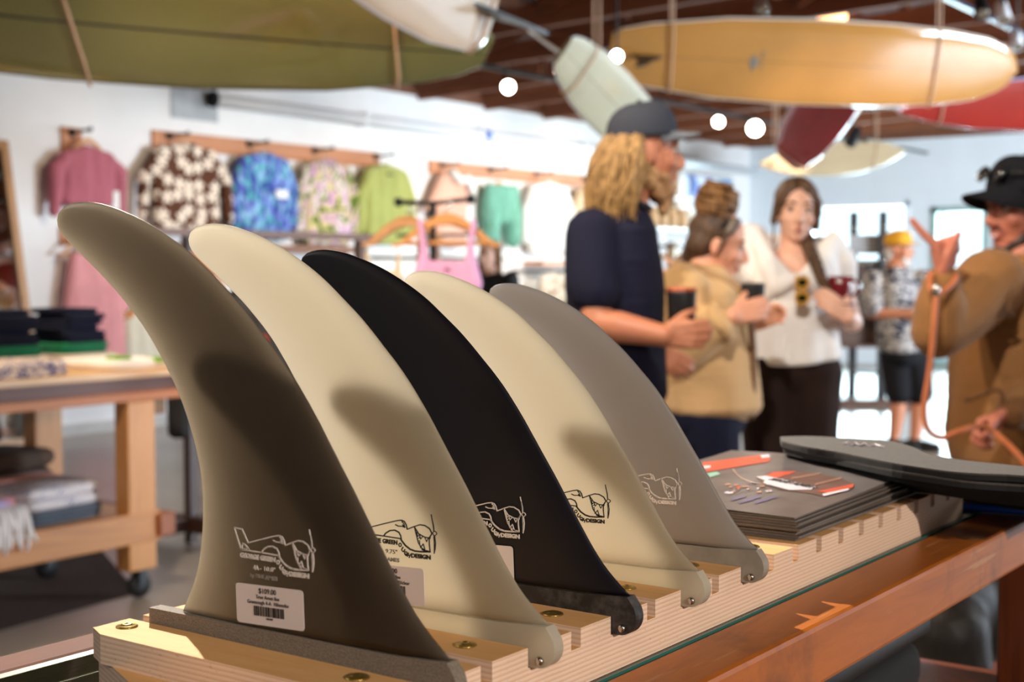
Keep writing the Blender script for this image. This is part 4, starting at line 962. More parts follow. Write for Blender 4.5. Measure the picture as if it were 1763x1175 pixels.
# leaning mirror at the left
mr = thing('leaning_mirror', 'tall wood-framed mirror leaning on the wall at the left edge', 'mirror', (-9.7, 6.2, 0))
mfr = wood('mirror_frame_wood', '#8d5f38', '#b98653', 2, 5, .45)
mo_, mu, mv = V((XW + .40, 5.55, .01)), V((0, 1, 0)), (V((-.36, -.07, 2.45))).normalized(); mw = mu.cross(mv)
for a0, a1, b0, b1 in ((0, .07, 0, 2.47), (1.23, 1.30, 0, 2.47), (.07, 1.23, 0, .07), (.07, 1.23, 2.4, 2.47)): prism('frame_rail', [(a0, b0), (a1, b0), (a1, b1), (a0, b1)], mo_, mu, mv, mw, .035, mfr, mr, .003)
k = NT('mirror_glass'); k.base('#c9c6c0'); k.set(Metallic=1.0, Roughness=.03); prism('mirror_glass', [(.07, .07), (1.23, .07), (1.23, 2.4), (.07, 2.4)], mo_, mu, mv, mw, .012, k.m, mr)
# far end of the clothes wall: picture, post, shelf of pouches, rack of hangers
pf = thing('framed_picture', 'pale blue framed picture high on the wall beyond the bearded man', 'picture', (XW, 18.7, 2.6))
box('picture_frame', (XW, 17.82, 2.36), (XW + .03, 19.62, 2.86), mat('grey_frame', '#b7aea4', .6), pf)
box('picture_print', (XW + .03, 17.86, 2.4), (XW + .034, 19.58, 2.82), patch_cloth('surf_print', [(0, '#6f86c4'), (.4, '#b9c8ec'), (.5, '#e4ebf2'), (.62, '#9ec4d8'), (.75, '#4f9ccf')], 2.2, (1, .8, 1.4), .8), pf)
box('print_panel', (XW + .034, 19.2, 2.42), (XW + .036, 19.57, 2.8), mat('sky_blue_print', '#4aa6dc', .4, .15, 3), pf); box('print_figure', (XW + .034, 18.22, 2.42), (XW + .0365, 18.32, 2.8), mat('slate_print', '#46506e', .5, .2, 9), pf)
tag(box('wall_post', (XW + .001, 17.62, 0), (XW + .12, 17.78, 2.85), wood('post_wood', '#7b5a3c', '#a27d57', 2, 5, .5)), 'upright wooden post on the wall left of the framed picture', 'post')
sh = thing('display_shelf', 'white wall shelf carrying tan pouches behind the bearded man', 'shelf', (XW, 17.3, 1.95)); box('shelf_board', (XW, 16.4, 1.96), (XW + .45, 18.9, 2.0), M_white, sh); box('shelf_board', (XW, 16.4, 2.40), (XW + .45, 17.6, 2.43), M_white, sh)
for y in (16.5, 17.6, 18.8): box('bracket', (XW, y, 1.82), (XW + .4, y + .03, 1.958), M_white, sh)
M_pouch = mat('tan_pouch', '#b98d5f', .8, .15, 12)
for i in range(6):
    y = 16.75 + i * .27; t = thing('pouch', ('tan pouch standing first on the white wall shelf', 'tan pouch second on the white wall shelf', 'tan pouch third on the white wall shelf', 'tan pouch fourth on the white wall shelf', 'pale pouch fifth on the white wall shelf', 'pale pouch last on the white wall shelf')[i], 'pouch', (XW + .25, y, 2.0), 'pouches on the white wall shelf')
    mm = M_pouch if i < 4 else M_cream; bm = bmesh.new(); bm_box(bm, (XW + .15, y - .09, 2.001), (XW + .33, y + .09, 2.23)); fin_bm('pouch_body', bm, mm, t, True, .04, 3); box('pouch_flap', (XW + .19, y - .07, 2.23), (XW + .29, y + .07, 2.29), mm, t, .01)
rk2 = thing('clothes_rack', 'black rail rack of wooden hangers behind the tan jacketed woman', 'rack', (-7.2, 12.4, 0))
R2a, R2b = V((-7.6, 12.2, 1.66)), V((-6.75, 13.0, 1.66))
tube('top_bar', [R2a, R2b], .016, M_black, rk2, 8)
for p in (R2a, R2b): tube('upright', [p, V((p.x, p.y, .02))], .016, M_black, rk2, 8); box('foot', (p.x - .3, p.y - .03, 0), (p.x + .3, p.y + .03, .03), M_black, rk2)
rd = (R2b - R2a).normalized(); rn = V((rd.y, -rd.x, 0))
for i in range(7):
    p = R2a.lerp(R2b, .08 + .14 * i) + V((0, 0, -.075)); hanger('wooden hanger, %s along the black rail rack behind the tan jacket' % ('first', 'second', 'third', 'fourth', 'fifth', 'sixth', 'last')[i], p, (rn + rd * .25).normalized(), .42, None, 'hangers on the black rail rack', .07, False)
    mm = (cloth('tan_top', '#b99570'), cloth('stone_top', '#8f8679'), M_cream)[i % 3]
    if i % 2 == 0: garment('hung_top', ('tan', 'stone', 'cream')[i % 3] + ' top on a hanger, number %s along the rail rack behind the tan jacket' % ('one', 'two', 'three', 'four', 'five', 'six', 'seven')[i], 'top', p + V((0, 0, -.05)), (rn + rd * .25).normalized(), rd, [(-.03, -.17, .17, .03), (-.3, -.2, .2, .035), (-.65, -.2, .2, .035)], mm, vox=.015, seed=30 + i, group='tops on the black rail rack')

# ------------------------------------------------------------------ T-stand with hangers and the pink tank top
ts = thing('clothes_stand', 'black pipe T-stand carrying wooden hangers and a pink tank top', 'stand', at(745, 350, 6.3) * 1)
T0 = at(745, 350, 6.3); TL, TR_ = at(686, 348, 6.25), at(811, 343, 6.2)
tube('cross_bar', [TL, T0, TR_], .011, M_black, ts, 10)
for p in (TL, TR_): lathe('end_knob', [(.004, -.02), (.018, -.014), (.022, 0), (.018, .014), (.004, .02)], p, M_black, ts, (TR_ - TL), 12)
tube('stem', [T0, V((T0.x, T0.y, .03))], .015, M_black, ts, 10)
ARM = [T0 + V((0, 0, -.075)), T0 + V((0, 0, -.075)) - HF * .34, T0 + V((0, 0, -.075)) + HF * .45]
tube('arm', [ARM[1] + V((0, 0, .02)), ARM[2] + V((0, 0, .02))], .010, M_black, ts, 8)
bd = RGT.cross(UP)
for q in range(4):
    a = q * math.pi / 2 + .4; box('foot', (-.02, 0, 0), (.02, .34, .03), M_black, ts).matrix_world = Matrix.Translation((T0.x, T0.y, 0)) @ Matrix.Rotation(a, 4, 'Z')
hz = at(770, 367, 6.0)
names_r = ('front hanger holding the pink tank top on the T-stand', 'second wooden hanger behind the pink tank top on the T-stand', 'third wooden hanger behind the pink tank top on the T-stand')
for i in range(3):
    c = hz + HF * (.07 * i) - RGT * (.010 * i); hanger(names_r[i], c, (RGT + HF * (-.10 + .12 * i)).normalized(), .47, None, 'hangers on the T-stand', .055)
gl = at(700, 372, 6.6)
names_l = ('left-hand front hanger with the cream lace top on the T-stand', 'middle hanger of the left-hand group on the T-stand', 'rear hanger of the left-hand group on the T-stand')
for i in range(3):
    c = gl + HF * (.06 * i) + RGT * (.006 * i); hanger(names_l[i], c, (RGT * .75 + HF * .5).normalized(), .48, None, 'hangers on the T-stand', .055, False)
M_pinkt = cloth('orchid_cotton', '#dba3cb', .05)
garment('tank_top', 'orchid pink ribbed tank top on the front hanger of the T-stand', 'top', hz - UP * .035 - HF * .03, RGT, -HF, [(-.2, -.09, .085, .03), (-.25, -.135, .13, .035), (-.34, -.165, .16, .04), (-.6, -.165, .16, .045)], M_pinkt, (), [[(-.115, .0, .013), (-.10, -.1, .016), (-.10, -.2, .026)], [(-.10, -.18, .03), (-.115, -.27, .04)], [(.115, .0, .013), (.10, -.1, .016), (.10, -.2, .026)], [(.10, -.18, .03), (.115, -.27, .04)]], vox=.009, seed=14, amp=.004, kids=[('band', 'bow', [(-.012, -.205, .04), (.012, -.205, .04)], .005, mat('plum_bow', '#8a4b63', .8))])
M_lace = cloth('cream_lace', '#d8c3a2', .12)
garment('lace_top', 'cream lace strappy top on the left-hand hangers of the T-stand', 'top', gl - UP * .13 - RGT * .11 - HF * .02, (RGT * .85 + HF * .4).normalized(), -HF, [(-.16, -.10, .10, .03), (-.24, -.15, .15, .035), (-.6, -.17, .17, .04)], M_lace, (), [[(-.08, .0, .008), (-.075, -.17, .02)], [(.08, .0, .008), (.075, -.17, .02)]], vox=.009, seed=15, amp=.008)
garment('floral_top', 'beige floral strappy top hanging between the lace top and the pink tank top', 'top', hz - UP * .10 + HF * .16 - RGT * .09, (RGT * .8 + HF * .5).normalized(), -HF, [(-.15, -.07, .07, .025), (-.24, -.09, .09, .03), (-.6, -.10, .10, .035)], M_wfl, (), [[(-.05, .02, .007), (-.05, -.16, .016)], [(.05, .02, .007), (.05, -.16, .016)]], vox=.009, seed=16)

# ------------------------------------------------------------------ dark rack with the wetsuit between the first two fins
dk = wood('dark_rack_wood', '#241610', '#45291c', 2, 5, .5); dkt = wood('rack_bar_wood', '#5a3826', '#80553a', 1, 5, .5)
wr = thing('wetsuit_rack', 'dark-footed brown rack holding a wetsuit between the first two fins', 'rack', (-5.56, 4.82, 0))
p0 = on_z(330, 935, 0); p0 = V((p0.x, p0.y, 0)); RD = V((0, 1, 0)); RL = on_x(600, 420, p0.x).y - p0.y + .1
for q in (0, RL):
    c = p0 + RD * q; bm = bmesh.new(); bm_bar(bm, c, c + UP * 1.585, .05, .05); fin_bm('upright', bm, dkt if q else dk, wr)
    bm = bmesh.new(); bm_bar(bm, c - V((.42, 0, 0)) + UP * .1, c + V((.42, 0, 0)) + UP * .1, .06, .08); fin_bm('foot', bm, dk, wr)
    for s_ in (-1, 1): lathe('caster', [(.004, -.015), (.03, -.013), (.032, 0), (.03, .013), (.004, .015)], c + V((.37 * s_, 0, .032)), M_black, wr, RD, 14)
bm = bmesh.new(); bm_bar(bm, p0 + UP * 1.605 - RD * .25, p0 + UP * 1.605 + RD * (RL + .1), .045, .04); fin_bm('top_bar', bm, dkt, wr)
bm = bmesh.new(); bm_bar(bm, p0 + UP * .1 - RD * .2, p0 + UP * .1 + RD * RL, .05, .07); fin_bm('base_bar', bm, dk, wr)
hw_ = on_x(316, 434, p0.x); hanger('broad wooden hanger holding the wetsuit, seen between the first two fins', hw_, (RGT * .95 + HF * .2).normalized(), .60, None, None, .06, False, .30, .085)
M_neo = mat('neoprene', '#303136', .6, .12, 30); 
garment('wetsuit', 'charcoal wetsuit with red chest logo hanging between the first two fins', 'wetsuit', at(430, 488, 7.15), RGT, -HF, [(-.06, -.1, .1, .04), (-.16, -.22, .22, .05), (-.5, -.2, .2, .06), (-.62, -.2, .2, .06)], M_neo, [[(-.2, -.16, .05), (-.27, -.6, .045)], [(.2, -.16, .05), (.25, -.62, .045)]], (), vox=.012, seed=17, kids=[('box', 'red_logo', .055, .10, -.33, -.265, .062, mat('red_logo', '#c8352e', .5)), ('band', 'collar', [(-.07, -.02, .03), (0, -.05, .06), (.07, -.02, .03)], .025, M_blackm)])
garment('trousers', 'black trousers hanging on the dark rack under the table end', 'trousers', at(303, 560, 7.0), RGT, -HF, [(0, -.05, .05, .03), (-.2, -.055, .055, .035), (-.54, -.055, .055, .035)], M_blackm, vox=.012, seed=18)

# ------------------------------------------------------------------ wooden display table on casters
TX0, TX1, TY0, TY1, TZ = -5.68, -4.75, 1.55, 4.30, .982
tb = thing('display_table', 'honey coloured wooden display table on casters with a lower shelf at the left', 'table', (-5.2, 3, 0))
M_top = wood('table_top_wood', '#c99a68', '#e4bd8d', 1, 5, .4)
box('table_top', (TX0, TY0, TZ - .028), (TX1, TY1, TZ), M_top, tb, .003)
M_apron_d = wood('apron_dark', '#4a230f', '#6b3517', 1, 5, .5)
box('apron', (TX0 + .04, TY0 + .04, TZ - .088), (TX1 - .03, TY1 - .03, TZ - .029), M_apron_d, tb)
box('apron_rail', (TX1 - .05, TY0, TZ - .128), (TX1 - .002, TY1 - .02, TZ - .0885), wood('apron_rail_wood', '#9c5527', '#c47a42', 1, 5, .5), tb, .003)
box('apron_rail', (TX0, TY0, TZ - .128), (TX0 + .048, TY1 - .02, TZ - .0885), _mats['apron_rail_wood'], tb, .003)
for x in (TX1 - .095, TX0 + .19):
    for y in (TY0 + .1, 3.80):
        box('leg', (x, y, .125), (x + .09, y + .145, TZ - .129), M_firz, tb, .005); cx, cy = x + .05, y + .08
        lathe('caster', [(.006, 0), (.052, .002), (.055, .01), (.055, .026), (.052, .034), (.006, .036)], (cx - .018, cy, .055), mat('caster_rubber', '#1b1b1d', .5), tb, (1, 0, 0), 18)
        box('caster_fork', (cx - .028, cy - .02, .06), (cx + .03, cy + .02, .1248), M_black, tb)
box('apron_end', (TX1 - .1, 3.95, TZ - .2), (TX1 - .06, 4.05, TZ - .129), mat('tan_block', '#8d6f4f', .6), tb)
box('shelf_rail', (TX1 - .047, TY0, .242), (TX1 - .002, 3.97, .375), M_fir, tb, .006); box('shelf_rail', (TX0, TY0, .242), (TX0 + .045, 3.97, .375), M_fir, tb, .006)
box('cross_rail', (TX0 + .05, 3.947, .26), (TX1 + .02, 4.03, .36), wood('cross_rail_wood', '#7d4526', '#a5623a', 0, 5, .5), tb, .005)
for i in range(5):
    x0 = TX0 + .05 + i * .166; box('shelf_board', (x0, TY0 + .05, .34), (x0 + .164, 3.945, .368), M_top, tb, .002)
# folded clothes on the table top
M_navy, M_emer = cloth('navy_denim', '#14182a', .15), cloth('emerald_cotton', '#0f6b46', .1)
def folded(name, label, cat, c, ang, lx, ly, h, m, group=None, seed=1, layers=1, kids=()):
    t = thing(name, label, cat, c, group); mt = Matrix.Translation(c) @ Matrix.Rotation(ang, 4, 'Z')
    for l_ in range(layers):
        hh = h / layers; z0 = hh * l_; A = 16; B = 7; rows = []; rs = random.Random(seed * 31 + l_)
        ox, oy = (rs.random() - .5) * .012, (rs.random() - .5) * .012
        for i in range(B):
            f = i / (B - 1); ph_ = math.pi * f; zz = z0 + hh * (.5 - .5 * math.cos(ph_)); sh_ = math.sin(ph_) * hh * .42; r = []
            for q in range(40):
                a = 2 * math.pi * q / 40; ca, sa = math.cos(a), math.sin(a); e = .28
                x = math.copysign(abs(ca) ** e, ca) * (lx / 2 - hh * .42 + sh_); y = math.copysign(abs(sa) ** e, sa) * (ly / 2 - hh * .42 + sh_)
                w_ = noise.noise(V((x * 9 + seed, y * 9, l_ * 3.3 + seed))) 
                r.append(mt @ V((x + ox + w_ * .006, y + oy + w_ * .006, zz + (w_ * hh * .18 if 0 < i < B - 1 else 0))))
            rows.append(r)
        o_ = grid_mesh('fold', rows, m, t, close_u=True, caps=True)
    return t
def on_table(px, py, y): r = ray(px, py); return EYE + r * ((y - EYE.y) / r.y)
sweater_m = cloth('oatmeal_knit', '#bcaf9f', .06)
q1_, q2_ = on_x(116, 560, -5.42), on_x(-2, 560, -5.42)
spots = [(V((-5.42, q1_.y, TZ)), .1, 'right'), (V((-5.42, q2_.y, TZ)), -.05, 'left')]
ordw = ('lowest', 'second', 'third', 'fourth', 'fifth', 'top')
for c, an, sd in spots:
    z = TZ + .0005
    folded('folded_sweater', 'oatmeal knit folded at the bottom of the %s navy pile on the table' % sd, 'sweater', V((c.x + .03, c.y, z)), an, .30, .32, .05, sweater_m, 'oatmeal knits under the navy piles', 50 + int(c.y * 10), 2); z += .051
    folded('folded_shirt', 'emerald green folded shirt under the %s pile of navy denim' % sd, 'shirt', V((c.x, c.y, z)), an, .27, .29, .048, M_emer, 'green shirts under the navy piles', 60 + int(c.y * 10), 2); z += .049
    for q in range(6):
        folded('folded_jeans', '%s of the folded navy denim jeans in the %s pile on the table' % (ordw[q], sd), 'jeans', V((c.x + .012 * math.sin(q * 2.1), c.y + .012 * math.cos(q * 1.7), z)), an + .05 * math.sin(q * 3), .24, .26 - .008 * q, .0255, M_navy, 'folded navy jeans on the table', 70 + q + int(c.y * 10), 1); z += .026
M_print = patch_cloth('indigo_print', [(0, '#e2cdb9'), (.47, '#4a4d78'), (.56, '#d9c4b4'), (.66, '#39405f')], 14, (1, 1, 1), 1.5)
folded('folded_shirt', 'cream and indigo patterned shirt folded at the front of the table', 'shirt', V((-4.98, 3.34, TZ + .0005)), .12, .36, .46, .06, M_print, None, 90, 2)
folded('folded_shirt', 'sand coloured shirt folded behind the patterned one at the left', 'shirt', V((-5.05, 2.86, TZ + .0005)), -.1, .3, .3, .05, cloth('straw_cotton', '#cfb07a', .08), None, 91, 2)
for i, (x, y, an, h) in enumerate(((-5.02, 3.92, .15, .045), (-5.03, 4.13, -.1, .03))):
    t = folded('folded_shirt', ('white shirt with green tag folded at the right front of the table', 'white shirt folded at the right end of the table top')[i], 'shirt', V((x, y, TZ + .0005)), an, .36, .34 if i == 0 else .18, h, M_pale, 'white folded shirts on the table', 93 + i, 1)
    box('green_tag', (x + .10, y - .10, TZ + h * .75), (x + .18, y - .03, TZ + h + .016), mat('lime_tag', '#7fae3c', .6), t)
# towels on the lower shelf
k = NT('striped_blanket'); sp_ = k.add('ShaderNodeSeparateXYZ'); k.link(k.coord('Object', (1, 1, 1), (0, 0, .25)), sp_.inputs[0]); w_ = k.math('FRACT', k.math('MULTIPLY', sp_.outputs[0], 3.6))
k.base(k.ramp(w_, [(0, '#d08a78'), (.2, '#e7d9d0'), (.34, '#c9796a'), (.5, '#a9a6cf'), (.62, '#e6ded8'), (.8, '#d6957f'), (.92, '#6b6da6')], 'EASE')); k.bump(k.noise(k.coord(), 240, 2), .3, .003); k.set(Roughness=.95); M_strp = k.m
M_fr = cloth('fringe_cotton', '#e9e4e2', .05)
def blanket(label, c, an, lx, ly, h, m, seed, fr=True, kids=None):
    t = folded('folded_blanket', label, 'blanket', c, an, lx, ly, h, m, 'folded blankets on the lower shelf', seed, 3)
    if fr:
        mt = Matrix.Translation(c) @ Matrix.Rotation(an, 4, 'Z'); rf = random.Random(seed)
        bm = bmesh.new()
        for q in range(34):
            y = -ly / 2 + ly * (q + .5) / 34; x0 = lx / 2 - .02; L_ = .10 + .05 * rf.random()
            pts = [mt @ V((x0, y, h * .75)), mt @ V((x0 + .05, y + (rf.random() - .5) * .02, h * .6)), mt @ V((x0 + .075, y + (rf.random() - .5) * .03, h * .6 - L_ * .6)), mt @ V((x0 + .08, y + (rf.random() - .5) * .04, h * .6 - L_))]
            bm_tube(bm, bez(pts, 3), [.011] * 6 + [.009] * 3 + [.004], 6)
        o_ = fin_bm('fringe', bm, M_fr, t, True); o_['kind'] = 'stuff'
    return t
blanket('striped coral and violet blanket with white fringe at the left of the lower shelf', V((-4.97, 3.05, .3685)), .05, .40, .5, .15, M_strp, 5)
b2 = blanket('folded grey blanket under the white one on the lower shelf', V((-5.05, 3.56, .3685)), .08, .4, .4, .06, cloth('slate_blanket', '#5b6470', .2), 6, False)
b3 = folded('folded_blanket', 'white patterned blanket with coral stripe beside the table leg on the lower shelf', 'blanket', V((-5.05, 3.55, .430)), .1, .40, .42, .09, patch_cloth('white_blanket', [(0, '#ded9dc'), (.58, '#8b8fb0'), (.62, '#e6e2e2')], 16, (1, 1, 1), 1), 'folded blankets on the lower shelf', 7, 2)
mtb = Matrix.Translation((-5.05, 3.55, .43)) @ Matrix.Rotation(.1, 4, 'Z')
bm = bmesh.new(); bm_box(bm, (-.21, -.2, .085), (-.09, .2, .096), mtb); fin_bm('coral_stripe', bm, cloth('coral_band', '#d58d78', .1), b3, True, .004)
folded('folded_hoodie', 'dark brown and navy folded hoodie at the back of the lower shelf', 'hoodie', V((-5.42, 3.62, .3685)), .2, .34, .40, .25, patch_cloth('brown_navy', [(0, '#4f4139'), (.55, '#5d4a3d'), (.68, '#2a2f45')], 3, (1, 1, 1), .5), None, 8, 3)
# dark rug under the table
rg = [on_z(-300, 1150, 0), on_z(0, 1087, 0), on_z(238, 1022, 0), on_z(155, 925, 0), on_z(-300, 955, 0)]
prism('rug', [(p.x, p.y) for p in rg], (0, 0, .0003), (1, 0, 0), (0, 1, 0), (0, 0, 1), .0025, mat('brown_rug', '#4b382f', .95, .15, 12, bump=.6, bscale=200)).name = 'rug'
tag(bpy.data.objects['rug'], 'dark brown flat rug on the concrete under the wooden table', 'rug')

# ------------------------------------------------------------------ dark accessory rack at the shop front
ar = thing('accessory_rack', 'dark metal accessory rack with a sign plate in front of the shop window', 'rack', (-5.5, 13.7, 0))
q0 = on_z(1466, 697, 0); q1 = on_z(1516, 700, 0); AH = 2.0
M_gun = mat('gunmetal', '#2b2a2b', .45, .15, 10, metal=.5); M_dkw = wood('dark_base_wood', '#3b2419', '#5b3a28', 0, 5, .5)
aD = at(1466, 365, 1).copy()
for q in (q0, q1):
    bm = bmesh.new(); bm_bar(bm, q + UP * .02, q + UP * 2.02, .075, .075, HF); fin_bm('post', bm, M_gun, ar)
    for z in (1.50, 1.62, 1.74, 1.86, .75, .35): lathe('post_bolt', [(.02, 0), (.018, .012), (.006, .016)], q + UP * z - HF * .038, M_steel, ar, -HF, 10)
cD = (q0 + q1) / 2
bm = bmesh.new(); bm_box(bm, (-.19, -.015, 1.58), (.19, .015, 1.78), frame_mtx(V((cD.x, cD.y, 0)), RGT, HF, UP)); plate = fin_bm('sign_plate', bm, mat('sign_plate', '#8f8c8a', .5, .08, 10), ar)
for z, r in ((1.72, .5), (1.66, .4), (1.62, .45)):
    tube('sign_mark', [V((cD.x, cD.y, z)) - RGT * .12 - HF * .017, V((cD.x, cD.y, z)) + RGT * .12 - HF * .017], .006, mat('pale_mark', '#b9b5b2', .5), plate, 5)
for z in (1.5, .95, .35):
    bm = bmesh.new(); bm_bar(bm, q0 + UP * z, q1 + UP * z, .03, .03); fin_bm('cross_bar', bm, M_gun, ar)
bm = bmesh.new(); bm_box(bm, (-.55, -.3, 0.001), (.5, .3, .09), frame_mtx(V((cD.x, cD.y, 0)), RGT, HF, UP)); fin_bm('base', bm, M_dkw, ar)
for sgn in (-1, 1):
    bm = bmesh.new(); bm_box(bm, (sgn * .42 - .03, -.2, .09), (sgn * .42 + .03, .2, 1.5), frame_mtx(V((cD.x, cD.y, 0)) - RGT * .06, RGT, HF, UP)); fin_bm('side_panel', bm, M_gun if sgn < 0 else M_dkw, ar)
rb = random.Random(4)
for i in range(11):
    x = -.34 + i * .068; L_ = .34 + rb.random() * .14; o = V((cD.x, cD.y, 1.47)) + RGT * x - HF * (.06 + .02 * (i % 2)); mm = (M_gun, mat('brown_leather', '#4a2f22', .5, .2, 20), mat('black_leather', '#191718', .5, .1, 20))[i % 3]
    t = thing('belt', 'leather belt hanging on the dark accessory rack by the shop window', 'belt', o, 'belts on the accessory rack')
    bm = bmesh.new(); bm_bar(bm, o, o - UP * L_, .04, .008, HF); fin_bm('strap', bm, mm, t)
    bm = bmesh.new(); bm_bar(bm, o + UP * .0, o + UP * .05, .05, .012, HF); fin_bm('buckle', bm, M_steel, t)
bm = bmesh.new(); bm_box(bm, (-.40, .02, .62), (.34, .04, 1.49), frame_mtx(V((cD.x, cD.y, 0)) - RGT * .06, RGT, HF, UP)); fin_bm('back_panel', bm, M_dkw, ar)
for z in (.62, .93): bm = bmesh.new(); bm_box(bm, (-.40, -.28, z), (.34, .02, z + .025), frame_mtx(V((cD.x, cD.y, 0)) - RGT * .06, RGT, HF, UP)); fin_bm('rack_shelf', bm, M_dkw, ar)
M_tray = mat('tan_tray', '#8a6747', .6, .2, 8)
tag(box('display_tray', (0, 0, 0), (.7, .25, .06), M_tray), 'tan tray of small goods on the accessory rack behind the yellow cap', 'tray').matrix_world = frame_mtx(V((cD.x, cD.y, .965)) - RGT * .1 - HF * .45, RGT, HF, UP)
# ------------------------------------------------------------------ people
def skin(name, col, red='#b5614a'):
    k = NT(name); v = k.coord(); n = k.noise(v, 9, 3); l = lin(col); r = lin(red)
    k.base(k.ramp(n, [(.3, tuple(a * .7 + b * .3 for a, b in zip(l, r))), (.7, l)])); k.set(Roughness=.5, Subsurface_Weight=.12, Specular_IOR_Level=.4); k.b.inputs['Subsurface Radius'].default_value = (.02, .008, .004)
    k.b.inputs['Subsurface Scale'].default_value = .4; return k.m
def basis(f, up=UP):
    f = V(f).normalized(); l = V(up).cross(f).normalized(); return f, l, f.cross(l)          # forward, left, up
M_eye, M_iris = mat('eye_white', '#a89e97', .25, .02), mat('iris_dark', '#1b130e', .2, .05)
M_brow = mat('brow_hair', '#3a2719', .9, .1); M_lip = mat('lips', '#a8554c', .45, .08); M_teeth = mat('teeth', '#e6dfd4', .3, .02)
def head_elems(o, f, up, s=1.0, male=True, neck_to=None, jaw=1.0):
    f, l, u = basis(f, up); P = lambda x, y, z: V(o) + (f * x + l * y + u * z) * s
    E = lambda c, a, b, d: ell_(P(*c), f * a * s, l * b * s, u * d * s)
    R = lambda a, ra, b, rb: cap_(P(*a), ra * s, P(*b), rb * s)
    el = [E((-.015, 0, .03), .097, .076, .087), E((.022, 0, -.03), .070, .061, .086), E((.028, 0, -.085), .052, .046 * jaw, .034), R((.060, -.008, -.103), .019, (.060, .008, -.103), .019),
          R((.086, 0, .002), .010, (.107, 0, -.036), .0125), R((.098, -.011, -.043), .010, (.098, .011, -.043), .010), R((.074, -.034, .017), .0125, (.074, .034, .017), .0125),
          R((.056, -.036, -.034), .026, (.056, .036, -.034), .026), R((.084, -.014, -.067), .0085, (.084, .014, -.067), .0085), R((.081, -.012, -.079), .009, (.081, .012, -.079), .009)]
    for sy in (-1, 1): el += [E((-.008, sy * .078, -.018), .019, .008, .031), R((-.004, sy * .070, -.03), .010, (-.004, sy * .076, -.04), .008)]
    if neck_to is not None: el += [cap_(P(-.028, 0, -.06), .055 * s, V(neck_to), .060 * s)]
    return el, P, (f, l, u)
def face_parts(P, fr, root, s=1.0, smile=False, brow=None, lip=None, look=0.0):
    f, l, u = fr
    for sy in (-1, 1):
        bm = bmesh.new(); bmesh.ops.create_icosphere(bm, subdivisions=2, radius=.0115 * s, matrix=Matrix.Translation(P(.0735, sy * .031, -.001))); e = fin_bm('eye', bm, M_eye, root, True)
        bm = bmesh.new(); bmesh.ops.create_icosphere(bm, subdivisions=2, radius=.0068 * s, matrix=Matrix.Translation(P(.0800, sy * .031 + look, -.001))); fin_bm('iris', bm, M_iris, e, True)
        tube('eyelid', [P(.079, sy * (.031 + d), .007 - abs(d) * .3) for d in (-.015, -.005, .005, .015)], .0035 * s, brow or M_brow, root, 6)
        tube('eyebrow', bez([P(.083, sy * .014, .021), P(.084, sy * .032, .027), P(.072, sy * .052, .022)], 3), [.004 * s] * 4 + [.003 * s] * 3, brow or M_brow, root, 6)
    w = .026 if smile else .02; cz = .010 if smile else .0
    tube('upper_lip', bez([P(.078, -w, -.068 + cz * .5), P(.0915, 0, -.069), P(.078, w, -.068 + cz * .5)], 4), [.003] + [.0042 * s] * 7 + [.003], lip or M_lip, root, 6)
    tube('lower_lip', bez([P(.078, -w, -.070 + cz * .5), P(.089, 0, -.083 if smile else -.079), P(.078, w, -.070 + cz * .5)], 4), [.003] + [.0046 * s] * 7 + [.003], lip or M_lip, root, 6)
    if smile: tube('teeth', bez([P(.080, -w * .7, -.071), P(.0895, 0, -.0755), P(.080, w * .7, -.071)], 4), .0042 * s, M_teeth, root, 6)
def hand_elems(w, d, n, t, curls=(.5, .6, .4), s=1.0, per=None, thumb=(.55, .75, .35), tb=.35):
    w, d, n, t = V(w), V(d).normalized(), V(n), V(t)
    n = (n - d * n.dot(d)).normalized(); t = (t - d * t.dot(d)); t = (t - n * t.dot(n)).normalized(); el = []
    K = [(.031, .083), (.0105, .088), (-.0105, .084), (-.030, .076)]
    for off, ln in K: el.append(cap_(w + t * off * .55 * s, .0155 * s, w + (d * ln + t * off) * s, .0118 * s))
    el.append(cap_(w + d * .03 * s + t * .012 * s, .0145 * s, w + d * .05 * s - t * .012 * s, .0145 * s))
    LEN = [(.040, .025, .020), (.045, .029, .021), (.041, .027, .021), (.032, .020, .018)]
    for i, ((off, ln), LL) in enumerate(zip(K, LEN)):
        p = w + (d * ln + t * off) * s; a = 0; cc = (per or {}).get(i, curls); spread = off * (2.2 if per and 'spread' in per else 0.9)
        r = (.0110, .0114, .0108, .0096)[i]
        for j, L_ in enumerate(LL):
            a += cc[j]; q = p + (d * math.cos(a) + n * math.sin(a) + t * spread * math.cos(a)).normalized() * L_ * s
            el.append(cap_(p, r * s * (1 - .07 * j), q, r * s * (1 - .07 * (j + 1)))); p = q
    p = w + (d * .022 + t * .026) * s; dv = (d * thumb[0] + t * thumb[1] + n * thumb[2]).normalized()
    for j, L_ in enumerate((.040, .031, .025)):
        q = p + dv * L_ * s; el.append(cap_(p, (.0145 - .0018 * j) * s, q, (.0125 - .0018 * j) * s)); p = q; dv = (dv + d * tb + n * tb * .8).normalized()
    return el
def limb(pts, rs): return [cap_(V(a), ra, V(b), rb) for (a, ra), (b, rb) in zip(list(zip(pts, rs)), list(zip(pts, rs))[1:])]
def row_ells(rows, f, l, u, rz=.075):
    full = []
    R4 = [(V(c), df, wl, (r[0] if r else rz)) for c, df, wl, *r in rows]
    for A_, B_ in zip(R4, R4[1:]):
        for k_ in range(3):
            t = k_ / 3; full.append((A_[0].lerp(B_[0], t), A_[1] + (B_[1] - A_[1]) * t, A_[2] + (B_[2] - A_[2]) * t, A_[3] + (B_[3] - A_[3]) * t))
    full.append(R4[-1])
    return [ell_(c, f * df, l * wl, u * r) for c, df, wl, r in full]
